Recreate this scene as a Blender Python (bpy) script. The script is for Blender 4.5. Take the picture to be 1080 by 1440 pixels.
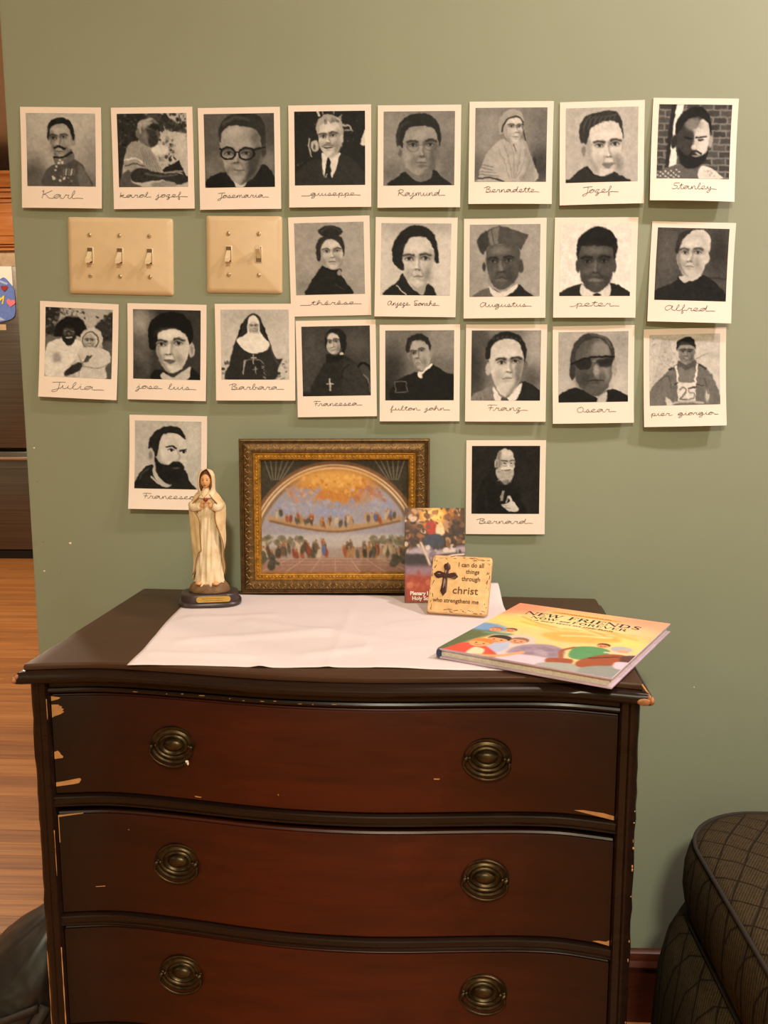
import bpy, bmesh, math, random
import numpy as np
from mathutils import Matrix, Vector

for o in list(bpy.data.objects):
    bpy.data.objects.remove(o, do_unlink=True)
scene = bpy.context.scene
COL = scene.collection

# ------------------------------------------------------------------ camera
CAM_H = 1.0755
def make_camera():
    pitch, yaw, roll, dist = 0.148344, 0.0397007, -0.00163977, 1.38705
    fw = Vector((-math.sin(yaw)*math.cos(pitch), math.cos(yaw)*math.cos(pitch), -math.sin(pitch)))
    rt = Vector((math.cos(yaw), math.sin(yaw), 0.0))
    up = rt.cross(fw)
    rt2 = rt*math.cos(roll) + up*math.sin(roll)
    up2 = up*math.cos(roll) - rt*math.sin(roll)
    m = Matrix((
        (rt2.x, up2.x, -fw.x, 0.0),
        (rt2.y, up2.y, -fw.y, -dist),
        (rt2.z, up2.z, -fw.z, CAM_H),
        (0, 0, 0, 1)))
    cd = bpy.data.cameras.new('camera')
    cd.sensor_fit = 'VERTICAL'
    cd.sensor_height = 36.0
    cd.lens = 1250.04/1440.0*36.0
    cd.clip_start = 0.02
    co = bpy.data.objects.new('camera', cd)
    co.matrix_world = m
    COL.objects.link(co)
    scene.camera = co
make_camera()

# ------------------------------------------------------------------ world, lights, exposure
scene.view_settings.view_transform = 'Standard'
scene.view_settings.look = 'None'
scene.view_settings.gamma = 1.0
scene.view_settings.use_curve_mapping = False
scene.view_settings.exposure = 0.0

world = bpy.data.worlds.new('room_ambient')
scene.world = world
world.use_nodes = True
bgn = world.node_tree.nodes['Background']
bgn.inputs['Color'].default_value = (1.0, 0.86, 0.7, 1)
bgn.inputs['Strength'].default_value = 0.02

def lamp(name, loc, power, size, color):
    d = bpy.data.lights.new(name, 'AREA')
    d.shape = 'DISK'
    d.size = size
    d.energy = power
    d.color = color
    o = bpy.data.objects.new(name, d)
    o.location = loc                      # a ceiling downlight: area lights shine along -Z
    COL.objects.link(o)
    return o
lamp('ceiling_downlight', (0.55, -0.70, 2.425), 11.0, 0.08, (1.0, 0.84, 0.70))
lamp('ceiling_downlight', (1.50, -0.75, 2.425), 36.0, 0.12, (1.0, 0.85, 0.85))
lamp('ceiling_downlight', (-2.40, -1.60, 2.425), 9.0, 0.10, (1.0, 0.80, 0.52))
lamp('ceiling_downlight', (0.00, -2.80, 2.425), 80.0, 0.30, (1.0, 0.94, 0.69))
lamp('kitchen_downlight', (-2.30, 1.30, 2.425), 36.0, 0.20, (1.0, 0.80, 0.58))
lamp('kitchen_downlight', (-2.40, 2.75, 2.425), 30.0, 0.20, (1.0, 0.80, 0.58))

# ------------------------------------------------------------------ mesh helpers
def link(o, parent=None, **props):
    COL.objects.link(o)
    if parent is not None:
        o.parent = parent
    for k, v in props.items():
        if v is not None:
            o[k] = v
    return o

def mesh(name, verts, faces, mat=None, smooth=False):
    me = bpy.data.meshes.new(name)
    me.from_pydata([tuple(v) for v in verts], [], [tuple(f) for f in faces])
    me.update()
    if mat is not None:
        me.materials.append(mat)
    if smooth:
        me.polygons.foreach_set('use_smooth', [True]*len(me.polygons))
    return me

def obj(name, me, parent=None, loc=(0, 0, 0), rot=(0, 0, 0), **props):
    o = bpy.data.objects.new(name, me)
    o.location = loc
    o.rotation_euler = rot
    return link(o, parent, **props)

def empty(name, loc=(0, 0, 0), rot=(0, 0, 0), **props):
    o = bpy.data.objects.new(name, None)
    o.empty_display_size = 0.05
    o.location = loc
    o.rotation_euler = rot
    return link(o, None, **props)

def from_bm(bm, name, mat, smooth=False, angle=None):
    me = bpy.data.meshes.new(name)
    bmesh.ops.recalc_face_normals(bm, faces=bm.faces)
    bm.to_mesh(me); bm.free()
    if mat is not None:
        me.materials.append(mat)
    if smooth:
        me.polygons.foreach_set('use_smooth', [True]*len(me.polygons))
        if angle is not None:
            me.set_sharp_from_angle(angle=angle)
    return me

def bm_box(bm, x0, x1, y0, y1, z0, z1, bevel=0.0, seg=2):
    vs = [bm.verts.new(p) for p in ((x0,y0,z0),(x1,y0,z0),(x1,y1,z0),(x0,y1,z0),(x0,y0,z1),(x1,y0,z1),(x1,y1,z1),(x0,y1,z1))]
    fs = [bm.faces.new([vs[i] for i in f]) for f in ((0,3,2,1),(4,5,6,7),(0,1,5,4),(1,2,6,5),(2,3,7,6),(3,0,4,7))]
    if bevel > 0:
        es = list({e for f in fs for e in f.edges})
        bmesh.ops.bevel(bm, geom=es, offset=bevel, segments=seg, profile=0.5, affect='EDGES')

def box(name, x0, x1, y0, y1, z0, z1, mat, parent=None, bevel=0.0, seg=2, **props):
    bm = bmesh.new()
    bm_box(bm, x0, x1, y0, y1, z0, z1, bevel, seg)
    return obj(name, from_bm(bm, name, mat, bevel > 0, 0.6), parent, **props)

def loft(rings, closed=True, cap0=True, cap1=True):
    """rings: list of equal-length point lists -> verts, faces"""
    n = len(rings[0]); V = []; F = []
    for r in rings: V += [tuple(p) for p in r]
    for i in range(len(rings)-1):
        for j in range(n if closed else n-1):
            k = (j+1) % n
            F.append((i*n+j, i*n+k, (i+1)*n+k, (i+1)*n+j))
    if cap0: F.append(tuple(reversed(range(n))))
    if cap1: F.append(tuple(range((len(rings)-1)*n, len(rings)*n)))
    return V, F

def fix(me):
    bm = bmesh.new(); bm.from_mesh(me)
    bmesh.ops.recalc_face_normals(bm, faces=bm.faces)
    bm.to_mesh(me); bm.free()
    return me

def loft_mesh(name, rings, mat, smooth=True, angle=None, **kw):
    V, F = loft(rings, **kw)
    me = fix(mesh(name, V, F, mat, smooth))
    if smooth:
        me.polygons.foreach_set('use_smooth', [True]*len(me.polygons))
        if angle is not None: me.set_sharp_from_angle(angle=angle)
    return me

def catmull(P, n=6, closed=False):
    P = [np.array(p, float) for p in P]
    out = []
    m = len(P)
    for i in range(m if closed else m-1):
        p1, p2 = P[i], P[(i+1) % m]
        p0 = P[i-1] if (closed or i > 0) else 2*p1-p2
        p3 = P[(i+2) % m] if (closed or i+2 < m) else 2*p2-p1
        for k in range(n):
            t = k/n
            out.append(0.5*((2*p1)+(-p0+p2)*t+(2*p0-5*p1+4*p2-p3)*t*t+(-p0+3*p1-3*p2+p3)*t**3))
    if not closed: out.append(P[-1])
    return out

def tube_geo(P, r, sides=8, V=None, F=None, closed=False):
    """sweep a circle along a polyline; r scalar or list; appends to V,F"""
    if V is None: V, F = [], []
    P = [np.array(p, float) for p in P]
    n = len(P); base = len(V)
    prevN = None
    for i in range(n):
        if closed: t = P[(i+1) % n]-P[i-1]
        else: t = P[min(i+1, n-1)]-P[max(i-1, 0)]
        t = t/(np.linalg.norm(t)+1e-12)
        if prevN is None:
            a = np.array((0, 0, 1.0)) if abs(t[2]) < 0.9 else np.array((1.0, 0, 0))
            nn = np.cross(t, a)
        else:
            nn = prevN-t*(prevN@t)
        nn = nn/(np.linalg.norm(nn)+1e-12); prevN = nn
        bb = np.cross(t, nn)
        rr = r[i] if hasattr(r, '__len__') else r
        for k in range(sides):
            a = 2*math.pi*k/sides
            V.append(tuple(P[i]+rr*(math.cos(a)*nn+math.sin(a)*bb)))
    for i in range(n if closed else n-1):
        for k in range(sides):
            k2 = (k+1) % sides; i2 = (i+1) % n
            F.append((base+i*sides+k, base+i*sides+k2, base+i2*sides+k2, base+i2*sides+k))
    if not closed:
        F.append(tuple(base+k for k in reversed(range(sides))))
        F.append(tuple(base+(n-1)*sides+k for k in range(sides)))
    return V, F

def tube(name, P, r, mat, parent=None, sides=8, closed=False, **props):
    V, F = tube_geo(P, r, sides, closed=closed)
    return obj(name, fix(mesh(name, V, F, mat, True)), parent, **props)

def ellipsoid_geo(c, rad, nu=16, nv=10, V=None, F=None):
    if V is None: V, F = [], []
    b = len(V)
    for i in range(nv+1):
        ph = math.pi*i/nv
        for j in range(nu):
            th = 2*math.pi*j/nu
            V.append((c[0]+rad[0]*math.sin(ph)*math.cos(th), c[1]+rad[1]*math.sin(ph)*math.sin(th), c[2]+rad[2]*math.cos(ph)))
    for i in range(nv):
        for j in range(nu):
            F.append((b+i*nu+j, b+(i+1)*nu+j, b+(i+1)*nu+(j+1) % nu, b+i*nu+(j+1) % nu))
    return V, F

def interp(x, xs, ys):
    return float(np.interp(x, xs, ys))

def smooth_interp(xs, ys):
    """monotone-ish cubic through key points"""
    xs = np.array(xs, float); ys = np.array(ys, float)
    m = np.gradient(ys, xs)
    def f(x):
        x = min(max(x, xs[0]), xs[-1])
        i = int(min(np.searchsorted(xs, x, side='right')-1, len(xs)-2)); i = max(i, 0)
        h = xs[i+1]-xs[i]; t = (x-xs[i])/h
        return float((2*t**3-3*t**2+1)*ys[i]+(t**3-2*t*t+t)*h*m[i]+(-2*t**3+3*t*t)*ys[i+1]+(t**3-t*t)*h*m[i+1])
    return f

# ------------------------------------------------------------------ material helpers
def srgb(r, g=None, b=None):
    if g is None: r, g, b = r
    f = lambda c: (c/255/12.92) if c/255 <= 0.04045 else ((c/255+0.055)/1.055)**2.4
    return (f(r), f(g), f(b), 1.0)

class NT:
    def __init__(s, name):
        s.m = bpy.data.materials.new(name); s.m.use_nodes = True
        s.t = s.m.node_tree; s.n = s.t.nodes; s.l = s.t.links
        s.b = s.n['Principled BSDF']
    def node(s, typ, **kw):
        n = s.n.new(typ)
        for k, v in kw.items(): setattr(n, k, v)
        return n
    def lk(s, a, b): s.l.new(a, b)
    def coord(s, kind='Object', scale=(1, 1, 1), rot=(0, 0, 0)):
        mp = s.node('ShaderNodeMapping')
        mp.inputs['Scale'].default_value = scale; mp.inputs['Rotation'].default_value = rot
        if kind == 'World':
            g = s.node('ShaderNodeNewGeometry'); s.lk(g.outputs['Position'], mp.inputs['Vector'])
        else:
            c = s.node('ShaderNodeTexCoord'); s.lk(c.outputs[kind], mp.inputs['Vector'])
        return mp.outputs['Vector']
    def noise(s, vec, scale, detail=4, rough=0.55, dist=0.0):
        n = s.node('ShaderNodeTexNoise')
        n.inputs['Scale'].default_value = scale; n.inputs['Detail'].default_value = detail
        n.inputs['Roughness'].default_value = rough; n.inputs['Distortion'].default_value = dist
        s.lk(vec, n.inputs['Vector']); return n.outputs['Fac']
    def ramp(s, fac, stops):
        r = s.node('ShaderNodeValToRGB')
        e = r.color_ramp.elements
        while len(e) < len(stops): e.new(0.5)
        for el, (p, c) in zip(e, stops): el.position = p; el.color = c
        s.lk(fac, r.inputs['Fac']); return r.outputs['Color']
    def mix(s, fac, a, b, mode='MIX'):
        n = s.node('ShaderNodeMix', data_type='RGBA', blend_type=mode)
        for sock, v in ((n.inputs['Factor'], fac), (n.inputs['A'] if False else n.inputs[6], a), (n.inputs[7], b)):
            if isinstance(v, (int, float)): sock.default_value = v
            elif isinstance(v, tuple): sock.default_value = v
            else: s.lk(v, sock)
        return n.outputs[2]
    def math(s, op, a, b=0.0):
        n = s.node('ShaderNodeMath', operation=op)
        for sock, v in ((n.inputs[0], a), (n.inputs[1], b)):
            if isinstance(v, (int, float)): sock.default_value = v
            else: s.lk(v, sock)
        return n.outputs[0]
    def bump(s, h, strength=0.2, dist=0.001):
        b = s.node('ShaderNodeBump')
        b.inputs['Strength'].default_value = strength; b.inputs['Distance'].default_value = dist
        s.lk(h, b.inputs['Height']); s.lk(b.outputs['Normal'], s.b.inputs['Normal'])
    def set(s, color=None, rough=None, metal=None, spec=None, coat=None):
        for k, v in (('Base Color', color), ('Roughness', rough), ('Metallic', metal), ('Specular IOR Level', spec), ('Coat Weight', coat)):
            if v is None: continue
            if isinstance(v, (int, float, tuple)): s.b.inputs[k].default_value = v
            else: s.lk(v, s.b.inputs[k])
        return s

def simple(name, c, rough=0.5, metal=0.0, var=0.12, scale=60, bump=0.0, spec=0.5, coat=None):
    """plain colour with slight procedural variation"""
    t = NT(name)
    v = t.coord('Object')
    f = t.noise(v, scale, 3)
    c1 = tuple(min(1, x*(1-var)) for x in c[:3])+(1,)
    c2 = tuple(min(1, x*(1+var)) for x in c[:3])+(1,)
    t.set(t.ramp(f, [(0.3, c1), (0.7, c2)]), rough, metal, spec, coat)
    if bump: t.bump(f, bump, 0.0006)
    return t.m

M = {}
def build_materials():
    # painted wall
    t = NT('sage_wall_paint'); v = t.coord('World')
    f = t.noise(v, 2.2, 3); g = t.noise(v, 90, 3, 0.6)
    t.set(t.ramp(f, [(0.3, srgb(150, 156, 135)), (0.7, srgb(155, 161, 140))]), 0.62, 0, 0.35)
    t.bump(g, 0.10, 0.0012); M['wall'] = t.m
    M['plain_wall'] = simple('plain_wall_paint', srgb(190, 183, 165), 0.8, scale=3, var=0.04)
    M['soffit'] = simple('soffit_paint', srgb(150, 128, 112), 0.8, scale=3, var=0.04)
    M['ceiling'] = simple('ceiling_paint', srgb(225, 220, 208), 0.9, scale=4, var=0.03)
    # floor plank
    t = NT('oak_plank'); v = t.coord('World', (1.2, 22, 22)); v2 = t.coord('World', (3, 120, 120))
    oi = t.node('ShaderNodeObjectInfo')
    add = t.node('ShaderNodeVectorMath', operation='ADD'); t.lk(v, add.inputs[0])
    cmb = t.node('ShaderNodeCombineXYZ'); t.lk(t.math('MULTIPLY', oi.outputs['Random'], 40.0), cmb.inputs[0]); t.lk(cmb.outputs[0], add.inputs[1])
    f = t.noise(add.outputs[0], 2.0, 5, 0.6, 0.8)
    fine = t.noise(v2, 1.0, 3)
    base = t.ramp(f, [(0.25, srgb(141, 86, 40)), (0.5, srgb(182, 118, 60)), (0.75, srgb(200, 138, 76))])
    tint = t.ramp(oi.outputs['Random'], [(0.0, srgb(205, 190, 175)), (0.5, srgb(240, 232, 220)), (1.0, srgb(255, 250, 240))])
    c = t.mix(1.0, base, tint, 'MULTIPLY')
    c = t.mix(0.25, c, t.ramp(fine, [(0.35, srgb(120, 70, 34)), (0.6, srgb(205, 150, 90))]))
    t.set(c, 0.42); t.bump(fine, 0.08, 0.0005); M['oak'] = t.m
    M['subfloor'] = simple('dark_subfloor', srgb(50, 32, 20), 0.9)
    # mahogany: drawer front veneer; colour gets darker toward the drawer ends
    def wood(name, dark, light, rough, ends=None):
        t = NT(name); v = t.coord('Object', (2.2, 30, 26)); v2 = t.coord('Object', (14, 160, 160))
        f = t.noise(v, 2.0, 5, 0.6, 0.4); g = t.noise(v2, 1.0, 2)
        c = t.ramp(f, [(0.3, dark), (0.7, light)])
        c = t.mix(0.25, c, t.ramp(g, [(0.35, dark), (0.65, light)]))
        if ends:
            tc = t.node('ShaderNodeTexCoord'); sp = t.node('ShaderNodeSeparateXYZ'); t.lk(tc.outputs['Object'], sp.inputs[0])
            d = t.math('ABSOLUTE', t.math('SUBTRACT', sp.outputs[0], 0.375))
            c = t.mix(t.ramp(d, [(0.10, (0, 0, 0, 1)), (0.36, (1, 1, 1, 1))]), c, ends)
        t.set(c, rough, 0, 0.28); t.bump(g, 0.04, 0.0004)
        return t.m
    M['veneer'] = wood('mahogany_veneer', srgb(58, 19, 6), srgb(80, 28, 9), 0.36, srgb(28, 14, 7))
    M['darkwood'] = wood('dark_stained_wood', srgb(28, 16, 11), srgb(38, 23, 16), 0.26)
    M['topwood'] = wood('dresser_top_finish', srgb(62, 40, 27), srgb(76, 50, 34), 0.38)
    M['base_wood'] = wood('baseboard_wood', srgb(58, 25, 14), srgb(78, 37, 22), 0.28)
    M['cab'] = wood('cherry_cabinet_wood', srgb(178, 108, 56), srgb(208, 138, 78), 0.3)
    M['chip'] = simple('bare_wood', srgb(190, 134, 82), 0.7, scale=200)
    M['worn'] = simple('rubbed_corner_wood', srgb(160, 106, 66), 0.6, var=0.35, scale=160)
    # dull brass pulls
    t = NT('antique_brass'); v = t.coord('Object'); f = t.noise(v, 120, 3)
    t.set(t.ramp(f, [(0.3, srgb(46, 36, 24)), (0.7, srgb(84, 68, 44))]), 0.36, 0.85); M['brass'] = t.m
    M['brass_bright'] = simple('brass_plate', srgb(214, 172, 88), 0.35, 0.6)
    M['plate'] = simple('almond_plastic', srgb(222, 194, 156), 0.38, var=0.03)
    M['toggle'] = simple('ivory_plastic', srgb(226, 204, 168), 0.3, var=0.03)
    M['slot'] = simple('switch_slot_brown', srgb(112, 84, 54), 0.5)
    M['screw'] = simple('painted_screw', srgb(200, 176, 136), 0.3, 0.35)
    M['card'] = simple('matte_photo_paper', srgb(248, 229, 217), 0.55, var=0.015, scale=20)
    M['ink'] = simple('black_pen_ink', srgb(44, 36, 34), 0.6)
    t = NT('photo_print'); a = t.node('ShaderNodeAttribute', attribute_name='print'); t.set(a.outputs['Color'], 0.5, 0, 0.15); M['print'] = t.m
    t = NT('glossy_print'); a = t.node('ShaderNodeAttribute', attribute_name='print'); t.set(a.outputs['Color'], 0.35, 0, 0.25); M['gloss_print'] = t.m
    t = NT('white_cotton'); v = t.coord('Object'); w = t.node('ShaderNodeTexWave'); w.inputs['Scale'].default_value = 500
    t.lk(v, w.inputs['Vector']); t.set(srgb(226, 214, 216), 0.9, 0, 0.2); t.bump(w.outputs['Fac'], 0.05, 0.0003); M['cotton'] = t.m
    # gilt frame
    t = NT('aged_gilt'); v = t.coord('Object'); f = t.noise(v, 140, 4)
    t.set(t.ramp(f, [(0.3, srgb(84, 62, 36)), (0.7, srgb(126, 94, 54))]), 0.42, 0.55); M['gilt'] = t.m
    t = NT('bright_gilt'); v = t.coord('Object'); f = t.noise(v, 160, 4)
    t.set(t.ramp(f, [(0.3, srgb(150, 104, 36)), (0.7, srgb(214, 158, 66))]), 0.36, 0.6); M['gold'] = t.m
    M['gilt_light'] = simple('pale_gilt', srgb(156, 118, 68), 0.4, 0.45, 0.25, 200)  # leaf relief is coloured paler than the band behind it
    M['gilt_dark'] = simple('dark_gilt_edge', srgb(84, 60, 36), 0.5, 0.4)
    M['backing'] = simple('brown_backing_card', srgb(110, 84, 58), 0.9)
    # statue
    t = NT('ivory_resin'); v = t.coord('Object'); f = t.noise(v, 55, 4)
    t.set(t.ramp(f, [(0.25, srgb(206, 172, 128)), (0.5, srgb(236, 212, 176)), (0.8, srgb(246, 226, 196))]), 0.5); M['ivory'] = t.m
    t = NT('tan_resin'); v = t.coord('Object'); f = t.noise(v, 60, 4)
    t.set(t.ramp(f, [(0.3, srgb(212, 178, 130)), (0.7, srgb(240, 212, 168))]), 0.5); M['mantle'] = t.m
    M['trim_brown'] = simple('brown_trim_paint', srgb(150, 100, 52), 0.5)
    M['skin_paint'] = simple('painted_skin', srgb(226, 166, 112), 0.5, var=0.05)
    M['hair_paint'] = simple('painted_brown_hair', srgb(104, 62, 38), 0.5)
    M['heart'] = simple('red_heart_paint', srgb(132, 44, 42), 0.4)
    M['rock'] = simple('brown_rock_paint', srgb(126, 92, 62), 0.7, var=0.25, scale=90, bump=0.5)
    M['plinth'] = simple('dark_slate_plinth', srgb(64, 50, 50), 0.35)
    # plaque
    t = NT('antiqued_cream_resin'); v = t.coord('Object'); f = t.noise(v, 90, 4); g = t.noise(v, 30, 3)
    t.set(t.ramp(f, [(0.25, srgb(210, 162, 106)), (0.55, srgb(228, 184, 128)), (0.8, srgb(238, 200, 148))]), 0.5); t.bump(g, 0.15, 0.001); M['plaque'] = t.m
    M['plaque_brown'] = simple('brown_stain', srgb(92, 54, 36), 0.5)
    M['letter_brown'] = simple('carved_letter_brown', srgb(98, 62, 34), 0.6)
    M['cross'] = simple('dark_bronze_cross', srgb(70, 42, 36), 0.35, 0.3)
    M['cross_light'] = simple('worn_bronze_edge', srgb(196, 170, 150), 0.4, 0.3)
    M['pages'] = simple('book_page_block', srgb(214, 202, 184), 0.8, scale=300)
    M['cover_board'] = simple('violet_cover_edge', srgb(200, 176, 196), 0.35)
    M['spine_blue'] = simple('dark_blue_spine', srgb(40, 52, 90), 0.35)
    M['navy'] = simple('navy_lettering', srgb(36, 40, 70), 0.5)
    M['white_ink'] = simple('white_lettering', srgb(250, 240, 232), 0.5)
    M['paper'] = simple('white_paper', srgb(236, 232, 226), 0.7, var=0.02)
    # upholstery: fine ribs and a diagonal trellis
    t = NT('olive_trellis_fabric'); v = t.coord('Object', (1, 1, 1), (0, 0, 0.6))
    def trellis(ang):
        vv = t.coord('Object', (1, 1, 1), (0.0, 0.0, ang)); w = t.node('ShaderNodeTexWave'); w.bands_direction = 'X'
        w.inputs['Scale'].default_value = 9.5; w.inputs['Distortion'].default_value = 1.0; w.inputs['Detail'].default_value = 1
        t.lk(vv, w.inputs['Vector']); return t.ramp(w.outputs['Fac'], [(0.0, (1, 1, 1, 1)), (0.03, (0, 0, 0, 1))])
    rib = t.node('ShaderNodeTexWave'); rib.inputs['Scale'].default_value = 95; rib.bands_direction = 'X'; t.lk(v, rib.inputs['Vector'])
    nz = t.noise(t.coord('Object'), 220, 3)
    c = t.ramp(rib.outputs['Fac'], [(0.2, srgb(44, 35, 22)), (0.8, srgb(76, 63, 42))])
    c = t.mix(0.4, c, t.ramp(nz, [(0.35, srgb(40, 31, 21)), (0.65, srgb(76, 61, 42))]))
    tr = t.mix(1.0, trellis(0.55), trellis(-0.75), 'LIGHTEN')
    c = t.mix(tr, c, srgb(30, 22, 16))
    t.set(c, 0.9, 0, 0.15); t.bump(rib.outputs['Fac'], 0.2, 0.0008); M['fabric'] = t.m
    M['piping'] = simple('dark_piping_cord', srgb(36, 28, 20), 0.9, scale=300)
    # black bag
    t = NT('black_coated_bag'); v = t.coord('Object', (1, 1, 1)); f = t.noise(v, 7, 3, 0.5, 0.8)
    t.set(t.ramp(f, [(0.3, srgb(20, 15, 12)), (0.7, srgb(40, 30, 26))]), 0.42); t.bump(f, 0.6, 0.03); M['bag'] = t.m
    M['bag_strap'] = simple('dark_webbing', srgb(52, 40, 34), 0.7, scale=300)
    # fridge
    t = NT('brushed_steel'); v = t.coord('World', (1, 1, 260)); f = t.noise(v, 1.0, 3)
    t.set(t.ramp(f, [(0.3, srgb(104, 98, 92)), (0.7, srgb(128, 122, 114))]), 0.34, 0.9); M['steel'] = t.m
    M['steel_bright'] = simple('polished_steel_bar', srgb(220, 212, 204), 0.22, 0.95, 0.03)
    M['black_plastic'] = simple('black_plastic', srgb(26, 22, 20), 0.5)
    M['tile'] = simple('stone_backsplash', srgb(196, 168, 136), 0.5, var=0.2, scale=30)
    M['blue_felt'] = simple('blue_craft_paper', srgb(100, 126, 200), 0.8)
    M['blue_light'] = simple('pale_blue_craft_paper', srgb(170, 186, 226), 0.8)
    M['red_felt'] = simple('red_heart_sticker', srgb(150, 40, 40), 0.7)
    M['pink_felt'] = simple('pink_heart_sticker', srgb(236, 120, 130), 0.7)
    M['yellow_felt'] = simple('yellow_letter_sticker', srgb(236, 214, 70), 0.7)
build_materials()

# ------------------------------------------------------------------ the setting
XL, XR, YR, YK, ZC = -3.70, 2.20, -3.60, 4.62, 2.44
WALL_END = -0.6245
def build_setting():
    floor = box('floor', XL, XR, YR, YK, -0.06, -0.004, M['subfloor'], kind='structure')
    rnd = random.Random(5)
    pw = 0.0572
    bm = bmesh.new(); bm_box(bm, -0.5, 0.5, -0.5, 0.5, -1, 0)
    pm = from_bm(bm, 'plank', M['oak'])
    y = -0.90; row = 0
    while y < YK-0.001:
        w = min(pw, YK-y)
        c1 = rnd.uniform(-2.9, -1.9) if row % 2 else rnd.uniform(-1.8, -0.75)
        c2 = rnd.uniform(-0.1, 1.2)
        for xa, xb in ((XL, c1), (c1, c2), (c2, XR)):
            o = obj('plank', pm, floor, ((xa+xb)/2, y+w/2, rnd.uniform(-0.0004, 0)))
            o.scale = (xb-xa-0.0006, w-0.0007, 0.006)
        y += pw; row += 1
    box('floor_boards', XL, XR, YR, -0.9005, -0.006, 0, M['oak'], floor, kind='stuff')

    box('wall_back', WALL_END, XR, 0.0, 0.12, 0, ZC, M['wall'], bevel=0.004, kind='structure')
    box('wall_right', XR, XR+0.1, YR, YK, 0, ZC, M['wall'], kind='structure')
    box('wall_left', XL-0.1, XL, YR, YK, 0, ZC, M['plain_wall'], kind='structure')
    box('wall_rear', XL, XR, YR-0.1, YR, 0, ZC, M['wall'], kind='structure')
    box('wall_kitchen', XL, XR, YK, YK+0.1, 0, ZC, M['soffit'], kind='structure')
    box('ceiling', XL, XR, YR, YK, ZC, ZC+0.08, M['ceiling'], kind='structure')

    # baseboard with moulded cap
    prof = [(0, 0), (-0.013, 0), (-0.013, 0.098), (-0.0155, 0.100), (-0.017, 0.104), (-0.0145, 0.108),
            (-0.0115, 0.112), (-0.0105, 0.119), (-0.0085, 0.1235), (-0.0045, 0.1265), (0, 0.128)]
    rings = [[(x, p[0], p[1]) for p in prof] for x in (WALL_END+0.004, XR)]
    obj('baseboard_back', loft_mesh('baseboard_back', rings, M['base_wood'], True, 0.5), kind='structure')
    wb = bpy.data.objects['wall_back']
    for x, z, r, m in ((-0.6105, 0.9685, .0016, 'card'), (-0.6085, 0.9150, .0014, 'soffit'), (-0.6050, 0.8170, .0016, 'soffit'), (-0.5610, 0.8150, .0024, 'card'), (-0.6060, 0.7690, .0018, 'card'), (-0.5790, 0.7660, .0013, 'soffit'), (0.3560, 0.6320, .0016, 'card'), (0.4420, 0.5860, .0012, 'card')):
        V, F = ellipsoid_geo((x, 0, z), (r, 0.0005, r*0.7), 8, 6)
        obj('filler_fleck', fix(mesh('filler_fleck', V, F, M[m], True)), wb)
build_setting()

# ------------------------------------------------------------------ kitchen seen past the wall end
def heart_pts(s, n=24):
    out = []
    for i in range(n):
        t = 2*math.pi*i/n
        out.append((s*16*math.sin(t)**3/16, s*(13*math.cos(t)-5*math.cos(2*t)-2*math.cos(3*t)-math.cos(4*t))/16))
    return out

def flat_shape(name, pts, y0, y1, mat, parent=None, loc=(0, 0, 0), rot=(0, 0, 0), **props):
    """extrude an (x,z) outline from y0 (front) to y1"""
    rings = [[(p[0], y, p[1]) for p in pts] for y in (y0, y1)]
    return obj(name, loft_mesh(name, rings, mat, False), parent, loc, rot, **props)

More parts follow.
